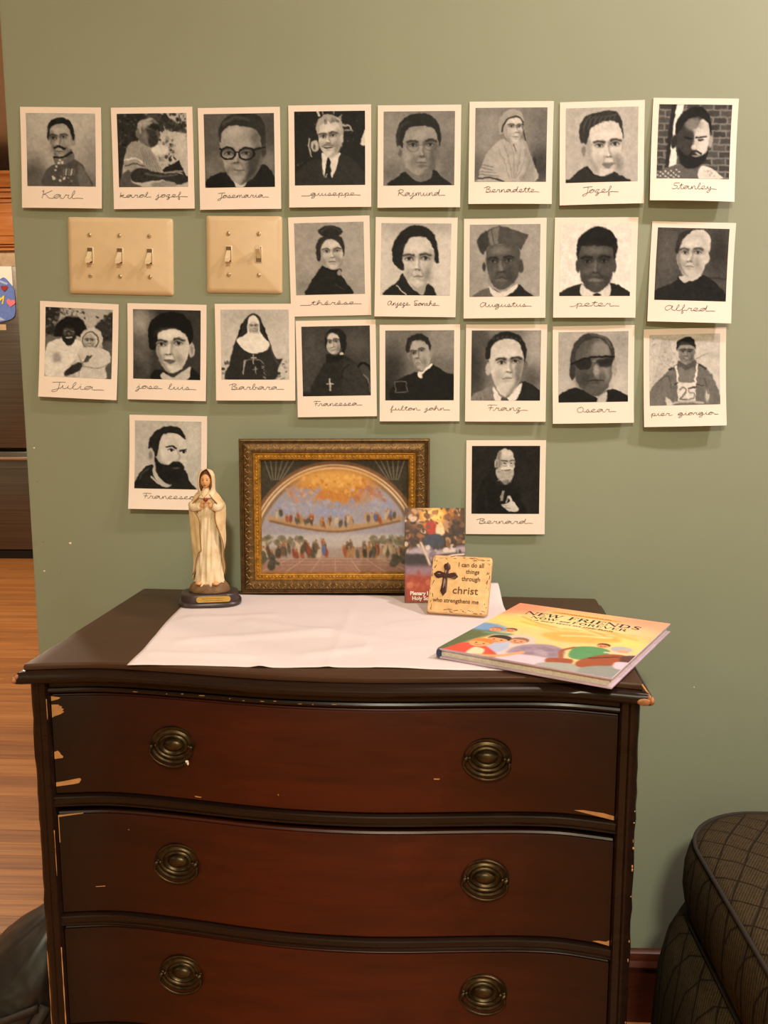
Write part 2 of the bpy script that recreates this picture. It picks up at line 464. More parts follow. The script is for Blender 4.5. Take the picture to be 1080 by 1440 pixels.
def build_kitchen():
    fx0, fx1, fy = -3.12, -2.20, 3.86
    fr = empty('refrigerator', ((fx0+fx1)/2, fy, 0), label='brushed steel refrigerator with bottom freezer drawer standing in the kitchen', category='refrigerator')
    w = (fx1-fx0)/2
    box('cabinet_body', -w, w, 0.03, 0.72, 0.03, 1.715, M['black_plastic'], fr, 0.005)
    for s in (-1, 1):
        xa, xb = (-w, -0.003) if s < 0 else (0.003, w)
        d = box('door', xa, xb, -0.045, 0.03, 0.672, 1.726, M['steel'], fr, 0.008)
        hx = s*0.055
        tube('door_handle', catmull([(hx, -0.045, 0.80), (hx, -0.085, 0.815), (hx, -0.09, 1.2), (hx, -0.085, 1.585), (hx, -0.045, 1.60)], 6), 0.011, M['steel_bright'], d)
    dr = box('freezer_drawer', -w, w, -0.045, 0.03, 0.056, 0.652, M['steel'], fr, 0.008)
    tube('drawer_handle', catmull([(-w+0.05, -0.045, 0.616), (-w+0.07, -0.088, 0.616), (0, -0.092, 0.616), (w-0.07, -0.088, 0.616), (w-0.05, -0.045, 0.616)], 6), 0.0125, M['steel_bright'], dr)
    g = box('kick_grille', -w+0.01, w-0.01, -0.03, 0.04, 0.0, 0.05, M['black_plastic'], fr)
    for k in range(3):
        box('grille_slat', -w+0.03, w-0.03, -0.034, -0.029, 0.009+k*0.013, 0.014+k*0.013, M['black_plastic'], g)

    # wall cabinet above the refrigerator
    cb = empty('wall_cabinet', ((fx0+fx1)/2, 3.92, 1.822), label='cherry wood kitchen wall cabinet above the steel refrigerator', category='cabinet')
    box('body', -w-0.02, w+0.02, 0.0, 0.68, 0.0, 0.36, M['cab'], cb, 0.002)
    for s in (-1, 1):
        xa, xb = (-w, -0.006) if s < 0 else (0.006, w)
        d = box('door', xa, xb, -0.02, 0.0, 0.040, 0.262, M['cab'], cb, 0.003)
        bm = bmesh.new(); bm_box(bm, xa+0.06, xb-0.06, -0.026, -0.018, 0.085, 0.215, 0.006, 2)
        obj('raised_panel', from_bm(bm, 'raised_panel', M['cab'], True, 0.6), d)
    for z0, z1, dy in ((0.004, 0.016, -0.012), (0.026, 0.034, -0.016), (0.275, 0.285, -0.012), (0.30, 0.312, -0.022), (0.335, 0.352, -0.016)):
        box('moulding', -w-0.02, w+0.02, dy, 0.004, z0, z1, M['cab'], cb, 0.003)
    rings = [[(x, y, z) for y, z in ((0.02, 0.36), (-0.02, 0.36), (-0.03, 0.375), (-0.05, 0.41), (-0.07, 0.425), (-0.07, 0.44), (0.02, 0.44))] for x in (-w-0.03, w+0.03)]
    obj('crown_moulding', loft_mesh('crown_moulding', rings, M['cab'], False), cb)
    box('filler_panel', -w-0.02, w+0.02, 0.012, 0.03, -0.094, 0.004, M['tile'], cb)
    # craft shapes stuck on the door
    dy = fy-0.046
    box('paper_sheet', -2.62, -2.358, dy-0.0016, dy, 1.60, 1.724, M['paper'], label='plain white paper sheet behind blue craft on the steel door', category='paper')
    cr = empty('craft_decoration', (-2.44, dy-0.002, 1.53), label='blue paper craft with hearts and a yellow letter on the steel door', category='craft')
    out = [(-0.13, -0.11), (-0.06, -0.128), (0.02, -0.118), (0.082, -0.09), (0.092, -0.02), (0.09, 0.06), (0.065, 0.102), (0.035, 0.131), (0.0, 0.115), (-0.06, 0.09), (-0.13, 0.10), (-0.16, 0.0)]
    flat_shape('blue_paper', [tuple(p) for p in catmull(out, 4, True)], -0.004, 0.001, M['blue_felt'], cr)
    flat_shape('folded_flap', [(-0.06, 0.093), (0.0, 0.121), (0.058, 0.098), (0.052, 0.088), (0.0, 0.108), (-0.055, 0.083)], -0.007, -0.003, M['blue_light'], cr)
    flat_shape('folded_flap', [(-0.07, -0.12), (0.03, -0.112), (-0.03, -0.075)], -0.007, -0.003, M['blue_light'], cr)
    flat_shape('heart', heart_pts(0.021), -0.0075, -0.003, M['red_felt'], cr, (0.035, 0, 0.07))
    flat_shape('heart', heart_pts(0.026), -0.0075, -0.003, M['pink_felt'], cr, (0.068, 0, -0.012), (0, 0.15, 0))
    mpts = [(-0.02, -0.024), (-0.013, -0.024), (-0.013, 0.008), (0, -0.012), (0.013, 0.008), (0.013, -0.024), (0.02, -0.024), (0.02, 0.024), (0.013, 0.024), (0, 0.004), (-0.013, 0.024), (-0.02, 0.024)]
    V = [(x, y, z) for y in (-0.0075, -0.003) for x, z in mpts]
    n = len(mpts)
    F = [(i, (i+1) % n, n+(i+1) % n, n+i) for i in range(n)]
    for a, b, c, d in ((0, 1, 10, 11), (1, 2, 9, 10) , (2, 3, 9, 9), (3, 4, 8, 9), (4, 5, 8, 8), (5, 6, 7, 8)):
        q = [a, b, c, d]; q2 = []
        for i in q:
            if i not in q2: q2.append(i)
        F.append(tuple(q2)); F.append(tuple(n+i for i in reversed(q2)))
    obj('letter', fix(mesh('letter', V, F, M['yellow_felt'])), cr, (0.008, 0, 0.008), (0, 0.25, 0))
    box('paper_note', -2.452, -2.411, dy-0.003, dy, 1.362, 1.395, M['tile'], label='small beige square note on steel door below the blue craft', category='note')
build_kitchen()

# ------------------------------------------------------------------ painter for flat prints
class Canvas:
    """float raster used to colour the vertices of a print; coordinates are those of `box`"""
    def __init__(s, w, h, bx, bg):
        s.w, s.h = w, h
        x0, y0, x1, y1 = bx
        s.x = np.linspace(x0, x1, w); s.y = np.linspace(y0, y1, h)
        s.X, s.Y = np.meshgrid(s.x, s.y)
        s.px = (x1-x0)/w
        bg = np.atleast_1d(np.array(bg, float))
        s.c = len(bg)
        s.A = np.ones((h, w, s.c))*bg
    def win(s, x0, y0, x1, y1):
        i0 = max(int(np.searchsorted(s.x, x0))-1, 0); i1 = min(int(np.searchsorted(s.x, x1))+1, s.w)
        j0 = max(int(np.searchsorted(s.y, y0))-1, 0); j1 = min(int(np.searchsorted(s.y, y1))+1, s.h)
        return slice(j0, j1), slice(i0, i1)
    def blend(s, w, d, soft, val, alpha):
        soft = max(soft, s.px*0.6)
        a = np.clip(0.5-d/(2*soft), 0, 1); a = a*a*(3-2*a)*alpha
        val = np.atleast_1d(np.array(val, float))
        s.A[w] = s.A[w]*(1-a[..., None])+val*a[..., None]
    def e(s, cx, cy, rx, ry, val, soft=2, rot=0.0, alpha=1.0):
        R = max(rx, ry)+soft*2+s.px*2
        w = s.win(cx-R, cy-R, cx+R, cy+R)
        X = s.X[w]-cx; Y = s.Y[w]-cy
        if X.size == 0: return
        c, sn = math.cos(rot), math.sin(rot)
        u = (X*c+Y*sn)/rx; v = (-X*sn+Y*c)/ry
        s.blend(w, (np.sqrt(u*u+v*v)-1)*min(rx, ry), soft, val, alpha)
    def p(s, pts, val, soft=2, alpha=1.0, smooth=True):
        P = np.array(catmull(pts, 5, True) if smooth else pts, float)
        m = soft*2+s.px*2
        w = s.win(P[:, 0].min()-m, P[:, 1].min()-m, P[:, 0].max()+m, P[:, 1].max()+m)
        X = s.X[w]; Y = s.Y[w]
        if X.size == 0: return
        D = np.full(X.shape, 1e9); inside = np.zeros(X.shape, bool)
        for i in range(len(P)):
            a = P[i]; b = P[(i+1) % len(P)]
            d = b-a; L = d@d+1e-9
            t = np.clip(((X-a[0])*d[0]+(Y-a[1])*d[1])/L, 0, 1)
            D = np.minimum(D, (X-a[0]-t*d[0])**2+(Y-a[1]-t*d[1])**2)
            if a[1] != b[1]:
                cr = ((a[1] > Y) != (b[1] > Y)) & (X < (b[0]-a[0])*(Y-a[1])/(b[1]-a[1])+a[0])
                inside ^= cr
        D = np.sqrt(D); D = np.where(inside, -D, D)
        s.blend(w, D, soft, val, alpha)
    def l(s, pts, width, val, soft=1.5, alpha=1.0, smooth=True):
        P = np.array(catmull(pts, 5) if (smooth and len(pts) > 2) else pts, float)
        m = width+soft*2+s.px*2
        w = s.win(P[:, 0].min()-m, P[:, 1].min()-m, P[:, 0].max()+m, P[:, 1].max()+m)
        X = s.X[w]; Y = s.Y[w]
        if X.size == 0: return
        D = np.full(X.shape, 1e9)
        for i in range(len(P)-1):
            a = P[i]; d = P[i+1]-a; L = d@d+1e-9
            t = np.clip(((X-a[0])*d[0]+(Y-a[1])*d[1])/L, 0, 1)
            D = np.minimum(D, (X-a[0]-t*d[0])**2+(Y-a[1]-t*d[1])**2)
        s.blend(w, np.sqrt(D)-width/2, soft, val, alpha)
    def noise(s, amp, cell, seed=0, region=None):
        r = np.random.RandomState(seed)
        n1, n2 = int(s.h*s.px/cell)+2, int(s.w*s.px/cell)+2
        g = r.rand(n1, n2)*2-1
        yi = np.linspace(0, n1-1.001, s.h); xi = np.linspace(0, n2-1.001, s.w)
        y0 = yi.astype(int); x0 = xi.astype(int); fy = (yi-y0)[:, None]; fx = (xi-x0)[None]
        G = (g[y0][:, x0]*(1-fy)*(1-fx)+g[y0+1][:, x0]*fy*(1-fx)+g[y0][:, x0+1]*(1-fy)*fx+g[y0+1][:, x0+1]*fy*fx)
        if region is not None:
            w = s.win(*region); m = np.zeros((s.h, s.w)); m[w] = 1; G = G*m
        s.A += amp*G[..., None]
    def dabs(s, region, n, size, vals, seed=0, alpha=0.9):
        r = random.Random(seed)
        x0, y0, x1, y1 = region
        for _ in range(n):
            k = r.uniform(0.5, 1.3)*size
            s.e(r.uniform(x0, x1), r.uniform(y0, y1), k, k*r.uniform(0.35, 0.9), r.choice(vals), size*0.25, r.uniform(0, 3.1), alpha)
    def face(s, e1, e2, nose, mouth, k, dark=40, white=None, brow=1.0, shade=0.35, smile=0.0, lip=0.5):
        """soft eyes, brows, nose and mouth of a small portrait; k is the eye half width"""
        tone = float(s.A[min(max(int(np.searchsorted(s.y, nose[1])), 0), s.h-1), min(max(int(np.searchsorted(s.x, nose[0])), 0), s.w-1), 0])
        wh = white if white is not None else min(230, tone*1.08)
        sd = tone*0.42
        mx = (e1[0]+e2[0])/2; my = (e1[1]+e2[1])/2
        s.e(mx-k*0.3, my-k*2.3, k*1.9, k*0.9, min(250, tone*1.18), k*1.0, 0, 0.45)
        s.e(mouth[0]-k*2.1, mouth[1]-k*0.5, k*0.7, k*1.5, sd, k*0.9, 0.25, 0.30)
        s.e(mouth[0]+k*2.1, mouth[1]-k*0.5, k*0.8, k*1.6, sd, k*0.9, -0.25, 0.42)
        s.e(mouth[0]-k*1.5, nose[1]-k*0.5, k*0.6, k*0.5, min(250, tone*1.12), k*0.5, 0, 0.4)
        for i, (ex, ey) in enumerate((e1, e2)):
            q = -1 if i == 0 else 1
            s.e(ex, ey-k*0.35, k*1.30, k*0.70, sd, k*0.55, 0, shade+0.15)
            s.e(ex-q*k*0.75, ey-k*0.30, k*0.45, k*0.6, sd, k*0.4, 0, shade)
            s.e(ex, ey+k*0.02, k*0.80, k*0.30, wh, k*0.2, 0, 0.65)
            s.e(ex, ey-k*0.05, k*0.36, k*0.36, dark, k*0.16, 0, 0.95)
            s.l([(ex-k*0.95, ey+k*0.05), (ex-k*0.3, ey-k*0.32), (ex+k*0.4, ey-k*0.32), (ex+k*0.95, ey+k*0.08)], k*0.16, dark, k*0.16, 0.85)
            s.l([(ex-k*0.7, ey+k*0.30), (ex, ey+k*0.42), (ex+k*0.7, ey+k*0.30)], k*0.12, sd, k*0.16, 0.5)
            if brow > 0:
                s.l([(ex-q*k*1.0, ey-k*0.80), (ex+q*k*0.2, ey-k*1.02), (ex+q*k*1.25, ey-k*0.70)], k*0.30*brow, dark, k*0.26, 0.85)
        s.l([(mx+k*0.5, my-k*0.4), (mx+k*0.42, (my+nose[1])/2), (nose[0]+k*0.6, nose[1]-k*0.2)], k*0.45, sd, k*0.4, 0.45)
        s.l([(mx-k*0.05, my), (nose[0]-k*0.1, nose[1]-k*0.3)], k*0.25, min(250, tone*1.2), k*0.25, 0.5)
        s.e(nose[0]-k*0.05, nose[1]-k*0.22, k*0.32, k*0.28, min(250, tone*1.2), k*0.25, 0, 0.55)
        s.e(nose[0], nose[1]+k*0.22, k*0.75, k*0.22, sd, k*0.25, 0, 0.6)
        for q in (-1, 1): s.e(nose[0]+q*k*0.38, nose[1]+k*0.15, k*0.16, k*0.10, dark, k*0.12, 0, 0.8)
        s.l([(nose[0]-k*0.9, nose[1]+k*0.3), (mouth[0]-k*1.35, mouth[1]-k*0.1)], k*0.16, sd, k*0.3, 0.35)
        s.l([(nose[0]+k*0.9, nose[1]+k*0.3), (mouth[0]+k*1.35, mouth[1]-k*0.1)], k*0.16, sd, k*0.3, 0.4)
        s.l([(mouth[0]-k*1.0, mouth[1]-smile*k), (mouth[0], mouth[1]), (mouth[0]+k*1.0, mouth[1]-smile*k)], k*0.16, dark, k*0.14, 0.8)
        s.e(mouth[0], mouth[1]-k*0.18, k*0.75, k*0.16, tone*0.6, k*0.16, 0, 0.6)
        s.e(mouth[0], mouth[1]+k*0.26, k*0.62, k*0.18, tone*0.72, k*0.18, 0, lip)
        s.e(mouth[0], mouth[1]+k*0.68, k*0.7, k*0.2, sd, k*0.35, 0, 0.4)
        s.e(mouth[0], mouth[1]+k*1.15, k*0.6, k*0.35, min(250, tone*1.1), k*0.4, 0, 0.35)
    def ring(s, cx, cy, rx, ry, width, val, soft=1.5, alpha=1.0):
        pts = [(cx+rx*math.cos(t), cy+ry*math.sin(t)) for t in np.linspace(0, 2*math.pi, 19)]
        s.l(pts, width, val, soft, alpha, smooth=False)

def lin(a):
    a = np.clip(a, 0, 255)/255.0
    return np.where(a <= 0.04045, a/12.92, ((a+0.055)/1.055)**2.4)

def _field(h, w, cell, r):
    n1, n2 = int(h/cell)+3, int(w/cell)+3
    g = r.rand(n1, n2)*2-1
    yi = np.linspace(0, n1-1.001, h); xi = np.linspace(0, n2-1.001, w)
    y0 = yi.astype(int); x0 = xi.astype(int); fy = (yi-y0)[:, None]; fx = (xi-x0)[None]
    fy = fy*fy*(3-2*fy); fx = fx*fx*(3-2*fx)
    return g[y0][:, x0]*(1-fy)*(1-fx)+g[y0+1][:, x0]*fy*(1-fx)+g[y0][:, x0+1]*(1-fy)*fx+g[y0+1][:, x0+1]*fy*fx

def warp(A, seed=[0]):
    """roughen the drawn outlines and tones slightly, like a grainy old photograph"""
    seed[0] += 1; r = np.random.RandomState(seed[0])
    h, w, _ = A.shape
    Y, X = np.mgrid[0:h, 0:w].astype(float)
    X = X+0.85*_field(h, w, 6, r)+0.5*_field(h, w, 3, r); Y = Y+0.85*_field(h, w, 6, r)+0.5*_field(h, w, 3, r)
    X = np.clip(X, 0, w-1.001); Y = np.clip(Y, 0, h-1.001)
    x0 = X.astype(int); y0 = Y.astype(int); fx = (X-x0)[..., None]; fy = (Y-y0)[..., None]
    B = A[y0, x0]*(1-fx)*(1-fy)+A[y0, x0+1]*fx*(1-fy)+A[y0+1, x0]*(1-fx)*fy+A[y0+1, x0+1]*fx*fy
    m = (5*_field(h, w, 9, r)+4*_field(h, w, 4, r)+4*_field(h, w, 2, r))[..., None]
    return B+m*(0.6+B/255)

def print_mesh(name, cv, w, h, surf, mat, tint=(1, 1, 1), x0=None, z1=None):
    """grid of cv.w x cv.h vertices; surf(x, z) -> y gives the sheet's relief; the picture spans x0..x0+w, z1-h..z1"""
    x0 = -w/2 if x0 is None else x0
    z1 = h/2 if z1 is None else z1
    xs = x0+np.linspace(0, w, cv.w); zs = z1-np.linspace(0, h, cv.h)
    X, Z = np.meshgrid(xs, zs)
    Yv = surf(X, Z)
    V = np.stack([X, Yv, Z], -1).reshape(-1, 3)
    i = np.arange(cv.w*cv.h).reshape(cv.h, cv.w)
    F = np.stack([i[:-1, :-1], i[1:, :-1], i[1:, 1:], i[:-1, 1:]], -1).reshape(-1, 4)
    me = bpy.data.meshes.new(name)
    me.vertices.add(len(V)); me.vertices.foreach_set('co', V.ravel())
    me.loops.add(F.size); me.loops.foreach_set('vertex_index', F.ravel().astype(np.int32))
    me.polygons.add(len(F)); me.polygons.foreach_set('loop_start', np.arange(0, F.size, 4, dtype=np.int32))
    me.polygons.foreach_set('use_smooth', [True]*len(F))
    me.update(calc_edges=True)
    A = cv.A if cv.c == 3 else (warp(cv.A)-14)*1.06
    C = lin(A)
    if cv.c == 1: C = np.repeat(C, 3, -1)
    C = C*np.array(tint)
    C = np.concatenate([C, np.ones(C.shape[:2]+(1,))], -1).reshape(-1, 4)
    at = me.color_attributes.new('print', 'FLOAT_COLOR', 'POINT')
    at.data.foreach_set('color', C.astype(np.float32).ravel())
    me.materials.append(mat)
    return me

# ------------------------------------------------------------------ lettering
# joined handwriting: x-height 1, strokes written left to right; the last stroke of a letter runs on into the next
HAND = {
 'a': (1.35, [[(.1,.1),(.85,.9),(.5,1.0),(.15,.5),(.4,.02),(.8,.4),(1.0,.95),(1.0,.25),(1.25,.04)]]),
 'b': (1.15, [[(.1,.1),(.6,1.4),(.52,2.0),(.33,1.5),(.3,.3),(.6,.0),(.9,.4),(.7,.8),(1.1,.7)]]),
 'c': (0.95, [[(.1,.1),(.7,.85),(.45,1.0),(.15,.5),(.4,.02),(.9,.15)]]),
 'd': (1.35, [[(.1,.1),(.85,.9),(.5,1.0),(.15,.5),(.4,.02),(.85,.5),(1.1,2.0),(1.0,.3),(1.25,.04)]]),
 'e': (0.95, [[(.05,.1),(.5,.38),(.72,.8),(.5,1.05),(.22,.75),(.2,.25),(.5,.0),(.9,.18)]]),
 'f': (0.95, [[(.1,.1),(.6,1.3),(.58,2.0),(.4,1.4),(.35,-.8),(.55,-.75),(.45,.0),(.9,.2)]]),
 'g': (1.2, [[(.1,.1),(.85,.9),(.5,1.0),(.15,.5),(.4,.05),(.85,.5),(.95,.9),(.85,-.6),(.5,-1.0),(.35,-.7),(.8,-.1),(1.15,.15)]]),
 'h': (1.2, [[(.1,.1),(.55,1.4),(.5,2.0),(.3,1.3),(.25,0),(.45,.7),(.75,1.0),(.9,.6),(.9,.2),(1.1,.04)]]),
 'i': (0.7, [[(.4,1.45),(.46,1.55)],[(.1,.1),(.4,.95),(.4,.25),(.62,.04)]]),
 'j': (0.75, [[(.45,1.45),(.52,1.55)],[(.1,.1),(.45,.95),(.4,-.6),(.1,-1.0),(.02,-.7),(.65,.08)]]),
 'k': (1.2, [[(.3,1.9),(.2,.0)],[(.2,.05),(.3,.7),(.8,1.05),(.75,.65),(.35,.5),(.85,.05),(1.15,.08)]]),
 'l': (0.75, [[(.1,.1),(.55,1.4),(.5,2.0),(.3,1.3),(.3,.3),(.5,.0),(.72,.1)]]),
 'm': (1.5, [[(.1,.1),(.25,.9),(.3,.0),(.45,.8),(.65,1.0),(.75,.6),(.75,0),(.9,.8),(1.1,1.0),(1.2,.5),(1.25,.1),(1.45,.04)]]),
 'n': (1.1, [[(.1,.1),(.25,.9),(.3,0),(.45,.75),(.7,1.0),(.8,.6),(.85,.15),(1.05,.04)]]),
 'o': (1.0, [[(.1,.1),(.6,1.0),(.2,.7),(.25,.1),(.6,.05),(.82,.5),(.6,1.0),(.95,.8)]]),
 'p': (1.1, [[(.1,.1),(.4,.95),(.3,-.9),(.35,.3),(.6,.95),(.9,.7),(.75,.1),(.5,.05),(1.05,.05)]]),
 'r': (0.9, [[(.1,.1),(.35,1.0),(.45,.82),(.75,.85),(.65,.3),(.85,.04)]]),
 's': (0.9, [[(.1,.1),(.5,1.0),(.55,.7),(.72,.3),(.5,.0),(.25,.1),(.85,.1)]]),
 't': (0.75, [[(.1,1.2),(.8,1.28)],[(.1,.1),(.5,1.7),(.4,.3),(.65,.04)]]),
 'u': (1.15, [[(.1,.1),(.3,.95),(.3,.25),(.55,.02),(.85,.5),(.9,.95),(.9,.25),(1.1,.04)]]),
 'x': (0.95, [[(.75,.95),(.2,.0)],[(.1,.8),(.35,.9),(.6,.1),(.9,.1)]]),
 'y': (0.95, [[(.1,.1),(.3,.95),(.35,.3),(.6,.1),(.85,.9),(.75,-.6),(.4,-1.0),(.3,-.7),(.9,.05)]]),
 'z': (0.95, [[(.1,.1),(.3,.9),(.7,.9),(.3,.05),(.6,.0),(.55,-.7),(.25,-.9),(.3,-.5),(.9,.05)]]),
 'K': (1.5, [[(.05,1.7),(.25,1.9),(.12,0)],[(1.35,2.0),(.2,.9),(.5,1.0),(1.05,.1),(1.45,.06)]]),
 'J': (0.95, [[(.0,1.65),(.6,1.8),(1.5,1.9)],[(.85,1.82),(.75,-.3),(.3,-1.0),(.1,-.6),(.9,.06)]]),
 'R': (1.35, [[(.2,0),(.3,1.8)],[(.0,1.5),(.5,2.0),(1.1,1.7),(.9,1.05),(.3,.95),(.7,.6),(1.3,.05)]]),
 'B': (1.35, [[(.25,0),(.35,1.9)],[(-.3,1.5),(.5,2.0),(1.0,1.6),(.5,1.05),(1.15,.7),(.8,0),(.2,.05),(1.3,.1)]]),
 'S': (1.2, [[(1.3,1.9),(.45,1.85),(.35,1.2),(.9,.9),(.9,.3),(.4,0),(0,.2)],[(1.0,.05),(1.18,.08)]]),
 'A': (1.5, [[(1.1,1.5),(.5,1.65),(.1,.8),(.4,.0),(.9,.6),(1.15,1.6),(1.1,.4),(1.45,.06)]]),
 'F': (1.0, [[(-.1,1.6),(.2,1.9),(1.4,1.85)],[(.5,1.85),(.42,.6),(.35,0)],[(.1,.95),(.85,.95)],[(.8,.2),(.95,.1)]]),
 'G': (1.3, [[(.1,1.6),(.5,1.95),(1.2,1.85)],[(.3,1.7),(.3,.8),(.9,.9),(1.0,.2),(.5,0),(.3,.3),(1.25,.2)]]),
 'O': (1.35, [[(.7,1.8),(.15,1.2),(.3,.1),(.9,.1),(1.1,1.1),(.7,1.8),(.55,1.5)],[(1.1,.3),(1.3,.1)]]),
 'é': (0.95, [[(.4,1.4),(.65,1.7)],[(.1,.1),(.6,.5),(.58,.95),(.35,1.0),(.2,.45),(.45,.02),(.9,.2)]]),
 'è': (0.95, [[(.35,1.7),(.6,1.4)],[(.1,.1),(.6,.5),(.58,.95),(.35,1.0),(.2,.45),(.45,.02),(.9,.2)]]),
 'ë': (0.95, [[(.25,1.45),(.3,1.5)],[(.6,1.45),(.65,1.5)],[(.1,.1),(.6,.5),(.58,.95),(.35,1.0),(.2,.45),(.45,.02),(.9,.2)]]),
}
def hand_strokes(text, lead=0.0):
    strokes = []; cur = None; x = 0.0
    if lead: cur = [(-lead, -.05), (-lead*0.4, -.1)]
    for ch in text:
        if ch == ' ':
            if cur: cur += [(x+.5, .12)]; strokes.append(cur)
            cur = None; x += 1.3; continue
        w, st = HAND[ch]
        for s in st[:-1]: strokes.append([(x+a, b) for a, b in s])
        main = [(x+a, b) for a, b in st[-1]]
        if ch.isupper() and cur is None: cur = main
        elif cur is None: cur = main
        else: cur = cur+main
        x += w
    if cur: strokes.append(cur+[(x+.35, .14), (x+1.0, .06)])
    return strokes

def ribbon(P, width, V, F, put):
    P = np.array(P, float); n = len(P); b = len(V)
    for i in range(n):
        t = P[min(i+1, n-1)]-P[max(i-1, 0)]; t = t/(np.linalg.norm(t)+1e-9)
        nn = np.array((-t[1], t[0]))*width/2
        V.append(put(P[i]+nn)); V.append(put(P[i]-nn))
    for i in range(n-1):
        F.append((b+2*i, b+2*i+1, b+2*i+3, b+2*i+2))

def handwriting_mesh(text, x0, x1, zb, xh, width, surf, lead=0.0, slant=0.12):
    st = hand_strokes(text, lead)
    allp = np.array([p for s in st for p in s]); mn, mx = allp[:, 0].min(), allp[:, 0].max()
    sx = (x1-x0)/(mx-mn)
    V, F = [], []
    for s in st:
        P = np.array(catmull(s, 5)) if len(s) > 2 else np.array(s, float)
        P = np.stack([x0+(P[:, 0]-mn)*sx+slant*P[:, 1]*xh, zb+P[:, 1]*xh], -1)
        ribbon(P, width, V, F, lambda q: (q[0], float(surf(q[0], q[1])), q[1]))
    return mesh('handwriting', V, F, M['ink'])

def text_mesh(name, body, size, mat, depth=0.0004, bold=0.0, space=1.0, sx=1.0, align='LEFT', shear=0.0):
    cu = bpy.data.curves.new(name, 'FONT')
    cu.body = body; cu.size = size; cu.extrude = depth; cu.offset = bold; cu.space_character = space
    cu.align_x = align; cu.resolution_u = 3; cu.shear = shear
    o = bpy.data.objects.new(name, cu); COL.objects.link(o)
    bpy.context.view_layer.update()
    dg = bpy.context.evaluated_depsgraph_get()
    me = bpy.data.meshes.new_from_object(o.evaluated_get(dg))
    bpy.data.objects.remove(o, do_unlink=True); bpy.data.curves.remove(cu)
    me.materials.clear(); me.materials.append(mat)
    if sx != 1.0:
        for v in me.vertices: v.co.x *= sx
    me.name = name
    return me

# roman capitals with thin and thick strokes and slab serifs for the book title
ROMAN = {
 'N': (1.0, [((.12,0),(.12,1),.06),((.12,1),(.88,0),.17),((.88,0),(.88,1),.06)], [(.12,0),(.05,1),(.88,1)]),
 'E': (.78, [((.2,0),(.2,1),.17),((.2,.97),(.7,.97),.06),((.2,.5),(.55,.5),.06),((.2,.03),(.72,.03),.06),((.7,.97),(.7,.76),.05),((.72,.03),(.72,.25),.05),((.55,.6),(.55,.4),.05)], [(.2,0),(.2,1)]),
 'W': (1.3, [((.1,1),(.38,0),.16),((.38,0),(.65,.95),.06),((.65,.95),(.92,0),.16),((.92,0),(1.2,1),.06)], [(.1,1),(1.2,1),(.65,1)]),
 'F': (.74, [((.2,0),(.2,1),.17),((.2,.97),(.7,.97),.06),((.2,.5),(.55,.5),.06),((.7,.97),(.7,.76),.05),((.55,.6),(.55,.4),.05)], [(.2,0),(.2,1)]),
 'R': (.95, [((.2,0),(.2,1),.17),((.2,.97),(.55,.97),.06),((.55,.97),(.72,.85),.12),((.72,.85),(.72,.65),.15),((.72,.65),(.55,.5),.12),((.55,.5),(.2,.5),.06),((.5,.5),(.85,0),.15)], [(.2,0),(.2,1),(.86,0)]),
 'I': (.42, [((.2,0),(.2,1),.17)], [(.2,0),(.2,1)]),
 'D': (.98, [((.2,0),(.2,1),.17),((.2,.97),(.55,.97),.06),((.55,.97),(.78,.78),.12),((.78,.78),(.83,.5),.16),((.83,.5),(.78,.22),.16),((.78,.22),(.55,.03),.12),((.55,.03),(.2,.03),.06)], [(.2,0),(.2,1)]),
 'S': (.72, [((.6,.85),(.42,.98),.08),((.42,.98),(.2,.88),.12),((.2,.88),(.2,.66),.14),((.2,.66),(.55,.38),.17),((.55,.38),(.58,.15),.14),((.58,.15),(.38,.02),.1),((.38,.02),(.13,.16),.08),((.62,.98),(.62,.74),.05),((.1,.28),(.1,.02),.05)], []),
 'O': (1.0, [((.5,.97),(.25,.86),.1),((.25,.86),(.13,.5),.17),((.13,.5),(.25,.14),.17),((.25,.14),(.5,.03),.1),((.5,.03),(.75,.14),.1),((.75,.14),(.87,.5),.17),((.87,.5),(.75,.86),.17),((.75,.86),(.5,.97),.1)], []),
 'V': (.95, [((.08,1),(.48,0),.16),((.48,0),(.86,1),.06)], [(.08,1),(.86,1)]),
}
def roman_geo(text, x0, x1, zb, h, put, V, F, gap=0.06):
    tot = sum(ROMAN[c][0] if c != ' ' else 0.45 for c in text)+gap*(len(text)-1)
    sx = (x1-x0)/tot; x = 0.0
    def quad(a, b, w):
        a = np.array(a); b = np.array(b); d = b-a; d = d/(np.linalg.norm(d)+1e-9); n = np.array((-d[1], d[0]))*w/2
        e = d*0.02; k = len(V)
        for q in (a-e+n, a-e-n, b+e-n, b+e+n): V.append(put(x0+(x+q[0])*sx, zb+q[1]*h))
        F.append((k, k+1, k+2, k+3))
    for c in text:
        if c == ' ': x += 0.45+gap; continue
        w, st, ser = ROMAN[c]
        for a, b, t in st: quad(a, b, t)
        for px, pz in ser: quad((px-.16, pz-(.02 if pz else -.02)), (px+.16, pz-(.02 if pz else -.02)), .045)
        x += w+gap

